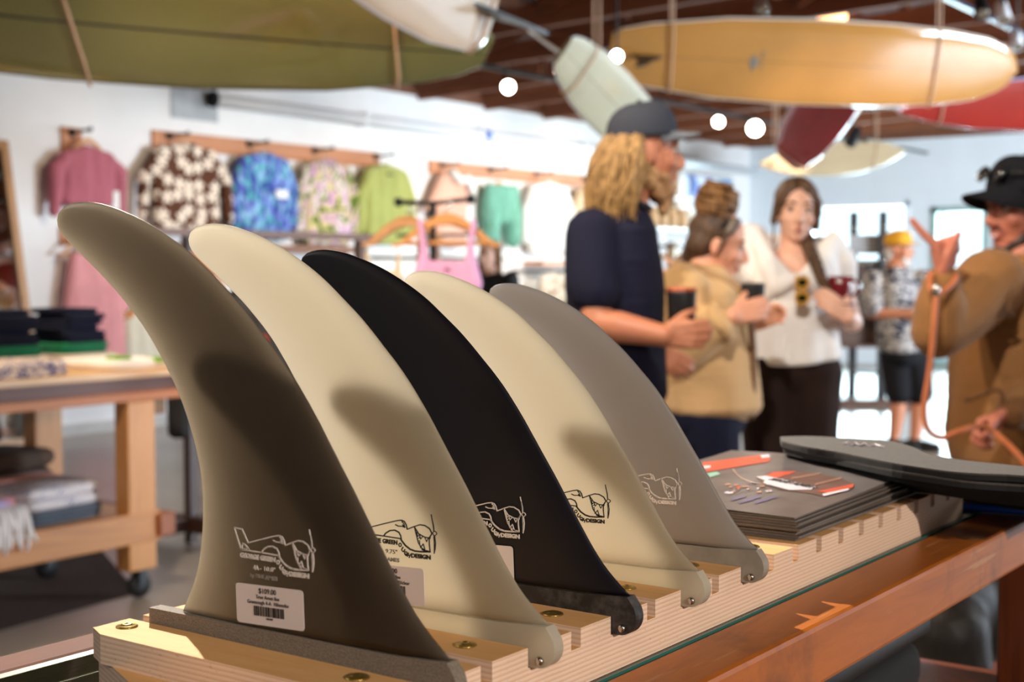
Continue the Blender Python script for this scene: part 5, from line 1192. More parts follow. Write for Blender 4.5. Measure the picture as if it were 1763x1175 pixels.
def shoe(ank, d, m, root, s=1.0):
    d = V((d.x, d.y, 0)).normalized(); l = UP.cross(d); g = V((ank.x, ank.y, 0))
    el = [cap_(g + d * -.05 + UP * .048, .044 * s, g + d * .10 + UP * .044, .042 * s), cap_(g + d * .10 + UP * .042, .041 * s, g + d * .17 + UP * .038, .036 * s), cap_(g + UP * .07, .045, g + UP * .1, .042)]
    blob('shoe', el, .01, m, root, 3)
    prism('sole', [(-.095, -.042), (.12, -.048), (.2, -.03), (.212, 0), (.2, .03), (.12, .048), (-.095, .042)], g + UP * .001, d, l, UP, .018, M_ink_w if False else mat('sole_rubber', '#2a2826', .7), root, .004)
def foot_elems(ank, d):
    d = V((d.x, d.y, 0)).normalized(); g = V((ank.x, ank.y, 0)); return [cap_(V(ank), .042, g + UP * .06, .042), cap_(g + UP * .05, .04, g + d * .15 + UP * .04, .03)]
def cap_hat(P, fr, root, m, mb, s=1.0, tilt=.0, brim_len=.075, brim_w=.078, droop=.2, curve=2.2, back=0.0, names=('cap_crown', 'cap_brim')):
    f, l, u = fr; o = P(-.012, 0, .030); rows = []; f, u = f * math.cos(back) + u * math.sin(back), u * math.cos(back) - f * math.sin(back)
    A = 14
    for i in range(A):
        a = math.pi / 2 * i / (A - 1); r = []
        for q in range(40):
            b = 2 * math.pi * q / 40; cr = max(0.0, math.cos(a)) ** .8; seam = 1 + .006 * math.cos(6 * b) * math.cos(a)
            frontlift = .012 * max(0, math.cos(b)) * math.sin(2 * a)
            r.append(o + (f * (math.cos(b) * .101 * cr * seam) + l * (math.sin(b) * .089 * cr * seam) + u * (math.sin(a) * .088 + frontlift + .012 - .016 * math.cos(b) * math.cos(a) * -tilt)) * s)
        rows.append(r)
    grid_mesh(names[0], [[p - u * .012 * s for p in rows[0]]] + rows, m, root, close_u=True, caps=True)
    top = o + u * .101 * s; bm = bmesh.new(); bmesh.ops.create_icosphere(bm, subdivisions=2, radius=.008 * s, matrix=Matrix.Translation(top)); fin_bm('cap_button', bm, m, root, True)
    bm = bmesh.new(); T_, B_ = [], []
    for i in range(9):
        rr_ = i / 8; rt, rb_ = [], []
        for q in range(17):
            b = math.radians(-72 + 144 * q / 16); x0, y0 = .095 * math.cos(b), .087 * math.sin(b)
            ln = brim_len * max(0.0, 1 - (abs(y0) / .0835) ** 3.2); y = y0 * (1 + (brim_w / .083 - 1) * rr_)
            p = o + (f * (x0 + ln * rr_) + l * y + u * (.010 - droop * ln * rr_ * .9 - curve * y * y * rr_ - .0)) * s
            rt.append(bm.verts.new(p + u * .0022)); rb_.append(bm.verts.new(p - u * .0022))
        T_.append(rt); B_.append(rb_)
    for i in range(8):
        for q in range(16):
            bm.faces.new((T_[i][q], T_[i][q + 1], T_[i + 1][q + 1], T_[i + 1][q])); bm.faces.new((B_[i][q], B_[i + 1][q], B_[i + 1][q + 1], B_[i][q + 1]))
    for q in range(16): bm.faces.new((T_[8][q], T_[8][q + 1], B_[8][q + 1], B_[8][q])); bm.faces.new((T_[0][q], B_[0][q], B_[0][q + 1], T_[0][q + 1]))
    for i in range(8): bm.faces.new((T_[i][0], T_[i + 1][0], B_[i + 1][0], B_[i][0])); bm.faces.new((T_[i][16], B_[i][16], B_[i + 1][16], T_[i + 1][16]))
    fin_bm(names[1], bm, mb, root, True)
def hair_mat(name, dark, light):
    k = NT(name); n = k.noise(k.coord('Object', (60, 60, 9)), 1.3, 4, .6, .6); k.base(k.ramp(n, [(.3, dark), (.7, light)])); k.bump(n, .5, .006); k.set(Roughness=.55, Specular_IOR_Level=.35); return k.m
def locks(name, paths, r0, m, root, taper=True):
    bm = bmesh.new()
    for p in paths:
        q = bez(p, 5); n = len(q); bm_tube(bm, q, [r0 * (1 if not taper else max(.25, 1 - (i / n) ** 2 * .8)) for i in range(n)], 6)
    return fin_bm(name, bm, m, root, True)
def tumbler(name, label, c, r, h, m, m2, cat='cup', lid=True):
    c = V(c); t = thing(name, label, cat, c); b = c - UP * h / 2
    lathe('cup_body', [(r * .80, 0), (r * .86, .003), (r, h * .96), (r, h), (r * .93, h), (r * .92, h * .95)], b, m, t, UP, 24)
    if lid: lathe('cup_lid', [(r * 1.01, h), (r * 1.03, h + .004), (r * 1.0, h + .009), (r * .6, h + .010)], b, m2, t, UP, 24)
    return t

# ---- tall man in a navy T-shirt, side on
d0 = 4.07
fA = (RGT * .985 + HF * .17).normalized(); f, l, u = basis(fA)
S_A = skin('tanned_skin', '#b5785a', '#9a4a34')
A = thing('person', 'tall long-haired bearded man in navy T-shirt and dark cap holding a tumbler, side on', 'person', at(1068, 1290, d0))
oh = at(1112, 258, d0); nk = at(1078, 352, d0)
el, P, fr = head_elems(oh, fA + UP * -.04, UP, 1.04, True, nk)
sh_r, el_r, wr_r = at(1022, 402, d0 - .10), at(1026, 556, d0 - .16), at(1142, 578, d0 - .22)
sh_l, el_l, wr_l = at(1070, 402, d0 + .24), at(1062, 556, d0 + .30), at(1120, 600, d0 + .16)
el += limb([sh_r, sh_r.lerp(el_r, .5), el_r, el_r.lerp(wr_r, .35), wr_r], [.052, .049, .042, .046, .031]) + limb([sh_l, el_l, wr_l], [.05, .042, .031])
el += limb([nk, at(1062, 420, d0 + .04), at(1058, 560, d0 + .04), at(1062, 680, d0 + .04)], [.07, .12, .11, .12])
cupA = at(1173, 540, d0 - .16)
el += hand_elems(wr_r, RGT * .95 + UP * .02 + HF * .05, HF, UP, (.45, .75, .6), 1.02, None, (.75, .55, .35))
el += hand_elems(wr_l, RGT * .8 - UP * .5, HF, UP, (.4, .5, .4))
hipA = at(1066, 720, d0 + .04)
for sy in (-1, 1):
    h_ = hipA + l * sy * .09; k_ = h_ + UP * -.43 + f * .03; a_ = V((h_.x, h_.y, .08)); el += limb([h_, k_, a_], [.095, .062, .043]) + foot_elems(a_, f)
blob('body', el, .0055, S_A, A, 3)
face_parts(P, fr, A, 1.04, False, mat('blond_brow', '#8a6a44', .9, .1))
M_navyt = cloth('navy_tshirt', '#16172a', .1, .9)
ce = row_ells([(at(1064, 372, d0 + .06), .085, .15, .05), (at(1058, 402, d0 + .06), .125, .205, .06), (at(1056, 450, d0 + .06), .142, .215, .07), (at(1058, 500, d0 + .06), .144, .205, .075), (at(1060, 560, d0 + .06), .138, .195, .08), (at(1064, 620, d0 + .06), .138, .19, .08), (at(1066, 672, d0 + .06), .142, .195, .07)], f, l, u)
ce += limb([sh_r + UP * .0, sh_r.lerp(el_r, .55) - RGT * .005, sh_r.lerp(el_r, .64)], [.080, .078, .077]) + limb([sh_l, sh_l.lerp(el_l, .6)], [.080, .076])
ce += [cap_(at(1070, 366, d0 + .02), .075, at(1072, 352, d0), .066)]
blob('t_shirt', ce, .009, M_navyt, A, 4, folds(.010, 7, 5, 3))
tube('collar', [at(1072, 350, d0) + (f * math.cos(a) * .078 + l * math.sin(a) * .078 + UP * (-.016 * math.cos(a))) for a in [2 * math.pi * q / 20 for q in range(20)]], .011, mat('navy_rib', '#14151f', .9), A, 6, True)
ce = row_ells([(hipA + UP * .02, .125, .175, .11)], f, l, u)
for sy in (-1, 1):
    h_ = hipA + l * sy * .09; k_ = h_ + UP * -.43 + f * .03; a_ = V((h_.x, h_.y, .09)); ce += limb([h_, k_, a_], [.108, .078, .068]); shoe(a_, f, M_blackm, A)
blob('trousers', ce, .011, cloth('charcoal_denim', '#20222c'), A, 3, folds(.006, 9, 9, 5))
M_capd = cloth('slate_cap', '#343740', .12); M_brim = cloth('slate_brim', '#6b6e74', .06)
cap_hat(P, fr, A, M_capd, M_brim, 1.05, brim_len=.072, droop=.12, curve=4.0, back=.13)
bm = bmesh.new(); bm_lathe(bm, [(.012, 0), (.012, .003), (.008, .005)], P(-.078, -.062, .045), (-f * .65 - l * .75), 14); fin_bm('cap_badge', bm, mat('tan_badge', '#b9997a', .6), A, True)
M_blond = hair_mat('blond_hair', '#5c4226', '#b08a55'); M_beard = hair_mat('beard_hair', '#7d5739', '#bd9468')
rh = random.Random(1); paths = []
for q in range(260):
    a = math.radians(rh.uniform(97, 263)); y, x = math.sin(a), math.cos(a)
    s0 = P(x * .080 - .022, y * .080, rh.uniform(-.015, .045)); ln = rh.uniform(.17, .245) * (1.0 if x < -.5 else .9); ww = rh.uniform(.003, .009)
    pts = [s0]; 
    for j in range(1, 6):
        g = j / 5; out = .035 * math.sin(g * 2.2) * (1.2 if x < -.2 else .75)
        pts.append(s0 + (f * x * out * 1.3 + l * y * out * .9) - UP * ln * g - f * .02 * g + (l * math.sin(g * 9 + q) + f * math.cos(g * 8 + q * 2)) * ww)
    paths.append(pts)
locks('hair', paths, .0062, M_blond, A)
bl = [cap_(P(-.045, s_ * .03, -.03), .062, P(-.070, s_ * .035, -.13), .05) for s_ in (-1, 1)] + [cap_(P(-.07, 0, -.02), .06, P(-.09, 0, -.15), .05)]
blob('hair_mass', bl, .01, M_blond, A, 4, folds(.012, 30, 14, 2))
be = [cap_(P(.045, s_ * .036, -.078), .022, P(.060, s_ * .016, -.118), .022) for s_ in (-1, 1)] + [cap_(P(.0, s_ * .056, -.06), .016, P(.045, s_ * .038, -.082), .02) for s_ in (-1, 1)] + [cap_(P(.066, 0, -.112), .030, P(.056, 0, -.165), .020), cap_(P(.0, .045, -.085), .022, P(.045, .02, -.13), .022), cap_(P(.0, -.045, -.085), .022, P(.045, -.02, -.13), .022), cap_(P(.088, -.018, -.060), .007, P(.088, .018, -.060), .007)]
blob('beard', be, .006, M_beard, A, 3, folds(.006, 60, 40, 4))
tumbler('tumbler', 'black steel tumbler with a copper rim held by the man in the navy T-shirt', cupA, .042, .125, mat('black_tumbler', '#141618', .35, .1, 20), mat('copper_lid', '#b4573a', .35, .1, 20, metal=.4))

# ---- laughing woman in a tan jacket, hair in a bun
dB = 4.8
fB = (RGT * .93 + HF * .36).normalized() ; f, l, u = basis(fB)
fB = (RGT * .90 - HF * .12).normalized(); f, l, u = basis(fB)
S_B = skin('rosy_skin', '#dca387', '#b1573f')
B = thing('person', 'laughing woman in a tan jacket with curly bun holding a black cup', 'person', at(1215, 1160, dB))
oh = at(1238, 418, dB); nk = at(1208, 478, dB)
el, P, fr = head_elems(oh, fB - UP * .26, UP, .98, False, nk, 1.05)
sr, er, wrr = at(1183, 500, dB - .14), at(1172, 594, dB - .2), at(1262, 545, dB - .26)
sl2, el2_, wl2 = at(1232, 500, dB + .2), at(1240, 590, dB + .25), at(1290, 560, dB + .05)
el += limb([sr, er, wrr], [.05, .044, .029]) + limb([sl2, el2_, wl2], [.05, .044, .03])
el += limb([nk, at(1205, 560, dB + .02), at(1212, 690, dB + .02)], [.07, .13, .14])
el += hand_elems(wrr, RGT * .9 + UP * .25 + HF * .15, HF * .8 - UP * .1 + RGT * .15, UP, (.35, .7, .55), .97, None, (.7, .6, .3))
el += hand_elems(wl2, RGT * .6 + UP * .3 - HF * .2, -HF + RGT * .3, UP, (.4, .6, .5), .95)
hipB = at(1214, 712, dB + .02)
for sy in (-1, 1):
    h_ = hipB + l * sy * .095; k_ = h_ + UP * -.40 + f * .03; a_ = V((h_.x, h_.y, .08)); el += limb([h_, k_, a_], [.105, .065, .043]) + foot_elems(a_, f)
blob('body', el, .0055, S_B, B, 3)
face_parts(P, fr, B, .98, True)
M_tan = cloth('tan_canvas', '#c6a173', .07); M_tanc = cloth('tan_collar', '#a8835a', .08)
ce = row_ells([(at(1204, 476, dB + .02), .10, .15, .05), (at(1200, 510, dB + .02), .155, .215, .07), (at(1204, 560, dB + .02), .180, .225, .08), (at(1210, 610, dB + .02), .184, .23, .08), (at(1218, 655, dB + .02), .180, .235, .08), (at(1222, 695, dB + .02), .182, .24, .07)], f, l, u)
ce += limb([sr, sr.lerp(er, .5), er, er.lerp(wrr, .5), er.lerp(wrr, .72)], [.088, .085, .080, .070, .066]) + limb([sl2, el2_, el2_.lerp(wl2, .6)], [.085, .078, .064])
blob('jacket', ce, .010, M_tan, B, 4, folds(.016, 8, 7, 8))
cu = er.lerp(wrr, .78); dvc = (wrr - er).normalized(); c1 = dvc.cross(UP).normalized(); c2 = dvc.cross(c1)
tube('rolled_cuff', [cu + (c1 * math.cos(a) + c2 * math.sin(a)) * .052 + dvc * .008 * math.sin(a * 3) for a in [2 * math.pi * q / 18 for q in range(18)]], .022, M_tan, B, 8, True)
cb = [cap_(nk + f * -.085 + UP * .025, .034, nk + l * s_ * .10 + UP * .01, .034) for s_ in (-1, 1)] + [cap_(nk + l * s_ * .10 + UP * .01, .034, nk + f * .15 + l * s_ * .05 - UP * .07, .030) for s_ in (-1, 1)]
blob('jacket_collar', cb, .009, M_tanc, B, 3, folds(.006, 20, 20, 2))
zp_ = [at(1290, 530, dB - .1), at(1296, 600, dB - .12), at(1297, 660, dB - .12), at(1292, 722, dB - .1)]
tube('zip_placket', bez(zp_, 4), .012, mat('brown_zip', '#6f4f31', .7), B, 6)
ce = row_ells([(hipB, .15, .19, .12)], f, l, u)
for sy in (-1, 1):
    h_ = hipB + l * sy * .095; k_ = h_ + UP * -.40 + f * .03; a_ = V((h_.x, h_.y, .09)); ce += limb([h_, k_, a_], [.125, .085, .065]); shoe(a_, f, M_blackm, B)
blob('jeans', ce, .011, cloth('midnight_denim', '#14172a', .12), B, 3, folds(.006, 9, 9, 6))
M_dkh = hair_mat('dark_hair', '#2a1d15', '#5f4532'); M_gyh = hair_mat('greying_hair', '#3c332d', '#8a7d72'); M_bun = hair_mat('bun_hair', '#3d2716', '#94693c')
hb = [ell_(P(-.030, 0, .035), fr[0] * .090, fr[1] * .083, fr[2] * .085), cap_(P(-.06, -.03, -.02), .055, P(-.055, .03, -.02), .055), cap_(P(-.075, 0, -.06), .045, P(-.07, 0, -.085), .035)]
blob('hair', hb, .008, M_dkh, B, 3, folds(.005, 40, 30, 1))
tube('headband', [P(.058 - .05 * abs(math.sin(a)) ** 2 - .012, .080 * math.sin(a), .088 - .030 * math.sin(a) ** 2) for a in [math.radians(x) for x in range(-90, 91, 15)]], .011, M_blackm, B, 6)
rh = random.Random(2); paths = []; bc = P(-.045, 0, .135)
for q in range(34):
    a0 = rh.uniform(0, 6.28); zz_ = rh.uniform(-.05, .05); R_ = .066 * math.sqrt(max(.15, 1 - (zz_ / .065) ** 2)); pts = []
    tl1, tl2 = rh.uniform(-.5, .5), rh.uniform(-.5, .5)
    for j in range(7):
        a = a0 + j * .42; pts.append(bc + fr[0] * R_ * math.cos(a) + fr[1] * R_ * math.sin(a) + fr[2] * (zz_ + R_ * (tl1 * math.cos(a) + tl2 * math.sin(a)) * .6))
    paths.append(pts)
locks('hair_bun', paths, .0125, M_bun, B, False)
bm = bmesh.new(); bmesh.ops.create_icosphere(bm, subdivisions=3, radius=.058, matrix=Matrix.Translation(bc)); fin_bm('bun_core', bm, M_bun, B, True)
wsp = [[P(-.08, .05 * s_, .04), P(-.1, .06 * s_, -.02), P(-.105, .045 * s_, -.09)] for s_ in (-1, 1)] + [[P(.02, -.078, .03), P(.01, -.083, -.01), P(.0, -.082, -.05)]]
locks('loose_strands', wsp, .008, M_dkh, B)
blob('grey_temple', [cap_(P(.022, s_ * .070, .045), .018, P(.035, s_ * .062, .080), .020) for s_ in (-1, 1)], .007, M_gyh, B, 2)
tumbler('cup', 'small black cup in the hand of the woman in the tan jacket', at(1296, 517, dB - .19), .040, .095, M_blackm, mat('black_lid', '#26282b', .4), 'cup')

# ---- woman in a white blouse with a braid, facing the camera
dC = 5.2
fC = (-HF * .96 - RGT * .05).normalized(); f, l, u = basis(fC)
S_C = skin('fair_skin', '#e0b49d', '#bb6a55')
Cc = thing('person', 'woman in a white blouse and dark trousers with a side braid holding a red mug', 'person', at(1364, 1110, dC))
oh = at(1371, 362, dC); nk = at(1370, 432, dC + .02)
el, P, fr = head_elems(oh, fC - UP * .02, UP + RGT * .06, .98, False, nk, .95)
sr, er, wrr = at(1300, 446, dC + .04), at(1232, 500, dC + .05), at(1192, 476, dC - .20)          # arm round the tan jacket
sl2, el2_, wl2 = at(1434, 446, dC + .02), at(1462, 560, dC + .06), at(1461, 548, dC - .18)
el2_ = at(1468, 556, dC + .08)
el += limb([sr, er, wrr], [.045, .038, .027]) + limb([sl2, el2_, wl2], [.045, .038, .027])
el += limb([nk, at(1369, 460, dC + .03)], [.06, .10]) + row_ells([(at(1369, 452, dC + .03), .07, .155, .05), (at(1368, 500, dC + .03), .095, .14, .09), (at(1366, 560, dC + .03), .09, .125, .1), (at(1364, 620, dC + .03), .10, .15, .1)], f, l, u)
el += hand_elems(wrr, -RGT * .95 - UP * .12, -HF, UP, (.2, .3, .2), .92, None, (.7, .6, .2))
el += hand_elems(wl2, -RGT * .55 + UP * .45 - HF * .1, -RGT * .2 + HF * .9, UP * .6 - RGT * .3, (.35, .6, .5), .93, None, (.6, .7, .3))
hipC = at(1361, 640, dC + .03)
for sy in (-1, 1):
    h_ = hipC + l * sy * .085; k_ = h_ + UP * -.48 + f * .02; a_ = V((h_.x, h_.y, .08)); el += limb([h_, k_, a_], [.095, .058, .04]) + foot_elems(a_, f)
blob('body', el, .0055, S_C, Cc, 3)
face_parts(P, fr, Cc, .98, False)
M_blouse = cloth('white_gauze', '#f1eeec', .03)
rows = []
for i, (py, cx, wl_, wf) in enumerate(((470, 1369, .165, .098), (490, 1369, .163, .112), (520, 1368, .160, .115), (550, 1366, .162, .115), (585, 1365, .172, .125), (615, 1365, .180, .132), (622, 1365, .178, .130))):
    c = at(cx, py, dC + .03); r = []
    for q in range(72):
        a = 2 * math.pi * q / 72; pl = 1 + (.012 + .028 * i / 6) * math.cos(9 * a + .7) + .02 * noise.noise(V((math.cos(a) * 3, math.sin(a) * 3, i * .8)))
        r.append(c + l * math.cos(a) * wl_ * pl + f * math.sin(a) * wf * pl + UP * (.012 * math.sin(2 * a + 1) if i >= 5 else 0))
    rows.append(r)
grid_mesh('blouse', rows, M_blouse, Cc, close_u=True, caps=True)
# yoke with a deep V neck: two front panels over the shoulders and a back panel
yk = []
for s_, sh_ in ((-1, sl2), (1, sr)):
    pass
Vb = at(1372, 478, dC - .09); ye = []
for sgn, shd in ((1, sl2), (-1, sr)):
    top_ = at(1434 if sgn > 0 else 1306, 414, dC + .0); mid = at(1416 if sgn > 0 else 1322, 450, dC - .075); low = at(1400 if sgn > 0 else 1336, 490, dC - .075)
    inn = at(1380 if sgn > 0 else 1364, 482, dC - .085)
    ye += [cap_(top_, .035, mid, .036), cap_(mid, .036, low, .04), cap_(mid + RGT * -.01 * sgn, .024, inn, .022), cap_(low, .04, inn, .03), cap_(top_, .036, at(1430 if sgn > 0 else 1310, 470, dC + .02), .055), cap_(at(1424 if sgn > 0 else 1314, 452, dC - .03), .04, at(1420 if sgn > 0 else 1318, 500, dC - .03), .05)]
ye += [cap_(at(1318, 420, dC + .12), .035, at(1424, 420, dC + .12), .035), cap_(at(1318, 470, dC + .11), .05, at(1424, 470, dC + .11), .05), cap_(at(1318, 500, dC + .0), .05, at(1420, 500, dC + .0), .05), cap_(at(1336, 492, dC - .05), .035, at(1404, 492, dC - .05), .035)]
# puffed sleeves
ye += [cap_(at(1434, 424, dC + .02), .055, at(1446, 456, dC + .03), .062), cap_(at(1446, 456, dC + .03), .062, at(1452, 490, dC + .04), .05), cap_(at(1302, 420, dC + .03), .055, at(1286, 440, dC + .04), .062), cap_(at(1286, 440, dC + .04), .062, at(1268, 470, dC + .045), .065), cap_(at(1268, 470, dC + .045), .065, at(1244, 494, dC + .05), .05), cap_(at(1278, 404, dC + .03), .035, at(1300, 402, dC + .03), .04)]
blob('blouse_yoke', ye, .009, M_blouse, Cc, 4, folds(.010, 16, 12, 5))
ce = row_ells([(hipC + UP * .01, .115, .165, .11)], f, l, u)
for sy in (-1, 1):
    h_ = hipC + l * sy * .085; k_ = h_ + UP * -.48 + f * .02; a_ = V((h_.x, h_.y, .09)); ce += limb([h_, k_, a_], [.112, .078, .07]); shoe(a_, f, M_blackm, Cc)
blob('trousers', ce, .011, cloth('espresso_cotton', '#2a1c18', .12), Cc, 3, folds(.005, 9, 9, 7))
M_brh = hair_mat('brown_hair', '#2f2018', '#6f523a')
hb = [ell_(P(-.022, 0, .040), fr[0] * .096, fr[1] * .085, fr[2] * .088), cap_(P(.045, .028, .092), .022, P(.030, .072, .030), .020), cap_(P(.045, -.028, .092), .022, P(.030, -.072, .030), .020), cap_(P(.030, .072, .03), .02, P(.012, .076, -.02), .018), cap_(P(.030, -.072, .03), .02, P(.012, -.076, -.01), .016), cap_(P(.012, .076, .005), .018, P(-.01, .078, -.06), .018), cap_(P(.0, -.078, .0), .015, P(-.02, -.078, -.05), .014), cap_(P(-.06, 0, -.03), .06, P(-.06, .02, -.09), .045)]
blob('hair', hb, .007, M_brh, Cc, 3, folds(.004, 50, 30, 1))
locks('loose_strands', [[P(.03, -.075, .01), P(.025, -.082, -.05), P(.02, -.084, -.13)]], .006, M_brh, Cc)
bp = bez([P(-.05, .05, -.09), at(1392, 425, dC - .07), at(1404, 452, dC - .125), at(1414, 478, dC - .145), at(1424, 500, dC - .15)], 8); pa = []
for ph_ in range(3):
    q = []
    for i, p in enumerate(bp):
        a = i * .62 + ph_ * 2.094; q.append(p + RGT * .013 * math.sin(a) + HF * .009 * math.sin(2 * a))
    pa.append(q)
bm = bmesh.new()
for q in pa: bm_tube(bm, q, [max(.005, .0155 * (1 - (i / len(q)) ** 2 * .6)) for i in range(len(q))], 7)
fin_bm('braid', bm, M_brh, Cc, True)
sg = thing('sunglasses', 'yellow framed sunglasses hanging from the neckline of the white blouse', 'sunglasses', at(1380, 500, dC - .15)); M_yel = mat('yellow_frame', '#d39a22', .35, .05); M_lens2 = mat('dark_lens', '#1d211b', .15, .1)
for py in (487, 514):
    c = at(1381, py, dC - .165); tube('lens_rim', [c + RGT * .023 * math.cos(a) + UP * .020 * math.sin(a) for a in [2 * math.pi * q / 20 for q in range(20)]], .0055, M_yel, sg, 6, True)
    prism('lens', [(.021 * math.cos(a), .018 * math.sin(a)) for a in [2 * math.pi * q / 20 for q in range(20)]], c - HF * .001, RGT, UP, HF, .003, M_lens2, sg)
tube('temple', [at(1372, 474, dC - .155), at(1371, 500, dC - .15), at(1374, 528, dC - .15)], .005, M_yel, sg, 6); tube('bridge', [at(1384, 497, dC - .165), at(1384, 504, dC - .165)], .005, M_yel, sg, 6)
mg = thing('mug', 'dark red ceramic mug and saucer held by the woman in the white blouse', 'mug', at(1447, 500, dC - .14)); M_red = mat('oxblood_glaze', '#6b1420', .2, .1, 10, coat=.5)
c = at(1447, 521, dC - .14); lathe('mug_body', [(.030, 0), (.034, .003), (.040, .055), (.046, .095), (.0435, .095), (.038, .06)], c, M_red, mg, UP, 24)
lathe('saucer', [(.03, -.008), (.058, -.002), (.062, .003), (.03, .002)], c - UP * .006, M_red, mg, UP, 24)
tube('mug_handle', bez([c + RGT * .038 + UP * .08, c + RGT * .066 + UP * .07, c + RGT * .064 + UP * .035, c + RGT * .036 + UP * .025], 5), .006, M_red, mg, 8)
tag(blob('pink_bag', [cap_(at(1268, 485, 5.6), .05, at(1272, 520, 5.6), .06), cap_(at(1255, 500, 5.6), .04, at(1282, 500, 5.6), .045)], .012, cloth('hot_pink', '#c8477f', .05), None, 3), 'hot pink cloth bag glimpsed between the tan jacket and white blouse', 'bag')

# ---- man with yellow cap, further back
dD = 10.9
fD = (RGT * .80 - HF * .55).normalized(); f, l, u = basis(fD)
S_D = skin('ruddy_skin', '#bd8264', '#a5553f')
Dd = thing('person', 'older white-bearded man in a yellow cap, patterned shirt and black shorts', 'person', at(1556, 770, dD))
oh = at(1548, 428, dD); nk = at(1543, 462, dD)
el, P, fr = head_elems(oh, fD, UP, 1.04, True, nk)
sr, er, wrr = at(1504, 484, dD - .05), at(1500, 540, dD - .12), at(1576, 541, dD - .28)
sl2, el2_, wl2 = at(1586, 484, dD + .05), at(1602, 535, dD - .0), at(1590, 545, dD - .22)
el += limb([sr, er, wrr], [.055, .046, .034]) + limb([sl2, el2_, wl2], [.055, .046, .034])
el += limb([nk, at(1545, 540, dD)], [.08, .15])
el += hand_elems(wrr, RGT, HF, UP, (.3, .4, .3), 1.0) + hand_elems(wl2, -RGT, HF, UP, (.3, .4, .3), 1.0)
legs = []
for px, sy in ((1541, -1), (1577, 1)):
    h_ = at(px, 610, dD); k_ = at(px, 690, dD) + f * .03; a_ = at(px - 2, 757, dD); a_.z = .09; legs.append((h_, k_, a_)); el += limb([h_, k_, k_.lerp(a_, .3), a_], [.09, .062, .062, .042]) + foot_elems(a_, f)
blob('body', el, .008, S_D, Dd, 3)
face_parts(P, fr, Dd, 1.04, False, M_ink_w)
M_haw = patch_cloth('leaf_shirt_print', [(0, '#1b1e30'), (.43, '#bdb8b4'), (.485, '#1d2034'), (.53, '#c4bfba'), (.575, '#20243a'), (.65, '#aaa6a6')], 8, (1, 1, 1.6), 1.6, (.5, .3, 0))
ce = row_ells([(at(1542, 470, dD), .11, .17, .06), (at(1543, 490, dD), .15, .215, .08), (at(1545, 520, dD), .17, .23, .09), (at(1548, 550, dD), .185, .235, .09), (at(1552, 578, dD), .19, .24, .08), (at(1555, 600, dD), .19, .245, .05)], f, l, u)
ce += limb([sr, er + UP * .05], [.10, .09]) + limb([sl2, el2_ + UP * .04], [.10, .09]); blob('shirt', ce, .012, M_haw, Dd, 4, folds(.014, 7, 6, 9))
ce = row_ells([(at(1557, 612, dD), .165, .215, .1)], f, l, u)
for h_, k_, a_ in legs: ce += limb([h_, k_ + UP * .06], [.125, .105]); shoe(a_, f, M_blackm, Dd)
blob('shorts', ce, .012, cloth('black_cotton', '#141418', .1), Dd, 3, folds(.006, 9, 9, 3))
M_ycap = cloth('mustard_cap', '#c8952b', .06); cap_hat(P, fr, Dd, M_ycap, M_ycap, 1.12, brim_len=.06, droop=.15)
prism('cap_patch', [(.018 * math.cos(a), .018 * math.sin(a)) for a in [2 * math.pi * q / 12 for q in range(12)]], P(.094, 0, .105), fr[1], UP, fr[0], .006, M_pale, Dd)
M_wh = hair_mat('white_hair', '#a8a39e', '#dcd8d3')
blob('beard', [cap_(P(.05, s_ * .034, -.085), .024, P(.066, 0, -.125), .024) for s_ in (-1, 1)] + [cap_(P(.087, -.02, -.058), .008, P(.087, .02, -.058), .008)], .008, M_wh, Dd, 3)
blob('hair', [cap_(P(-.05, s_ * .058, -.02), .032, P(-.06, s_ * .05, -.07), .026) for s_ in (-1, 1)] + [cap_(P(-.085, -.03, -.03), .03, P(-.085, .03, -.03), .03)], .008, M_wh, Dd, 3)

# ---- man in the brown hoodie with the leash, at the right edge
dE = 4.2
fE = (-RGT * .93 - HF * .34).normalized(); f, l, u = basis(fE)
S_E = skin('flushed_skin', '#b9735c', '#9c4438')
Ee = thing('person', 'grinning man in a brown hoodie and black cap pointing with one raised hand', 'person', at(1740, 1270, dE))
oh = at(1757, 356, dE); nk = at(1766, 445, dE)
el, P, fr = head_elems(oh, fE - UP * .05, UP, 1.10, True, nk, 1.1)
sr, er, wrr = at(1706, 492, dE - .16), at(1612, 572, dE - .30), at(1624, 482, dE - .32)
sl2, el2_, wl2 = at(1836, 492, dE + .0), at(1850, 660, dE - .1), at(1737, 716, dE - .26)
el += limb([sr, er, wrr], [.055, .047, .032]) + limb([sl2, el2_, wl2], [.055, .047, .032])
el += limb([nk, at(1758, 560, dE), at(1750, 700, dE)], [.08, .14, .14])
el += hand_elems(wrr, UP * .96 - RGT * .20, RGT * .9 - HF * .25, -HF, (1.45, 1.70, .9), 1.16, {0: (-.62, .10, .06)}, (.80, .05, .50)) + [cap_(wrr + UP * .03 - RGT * .0, .026, wrr + UP * .09 - RGT * .012, .026)] + [cap_(wrr + UP * .05 + RGT * .016, .022, wrr + UP * .085 + RGT * .020, .020)]
el += hand_elems(wl2, -RGT * .85 - UP * .38, -UP * .6 + RGT * .15 - HF * .6, UP * .6 - HF * .5, (.75, 1.2, .8), 1.04, None, (.7, .3, .5))
hipE = at(1745, 770, dE)
for sy in (-1, 1):
    h_ = hipE + l * sy * .10; k_ = h_ + UP * -.42 + f * .03; a_ = V((h_.x, h_.y, .08)); el += limb([h_, k_, k_.lerp(a_, .3), a_], [.1, .064, .064, .044]) + foot_elems(a_, f)
blob('body', el, .0055, S_E, Ee, 3)
face_parts(P, fr, Ee, 1.10, True)
M_hood = cloth('brown_fleece', '#8a6038', .08); M_hoodd = cloth('brown_rib', '#6f4a2a', .08)
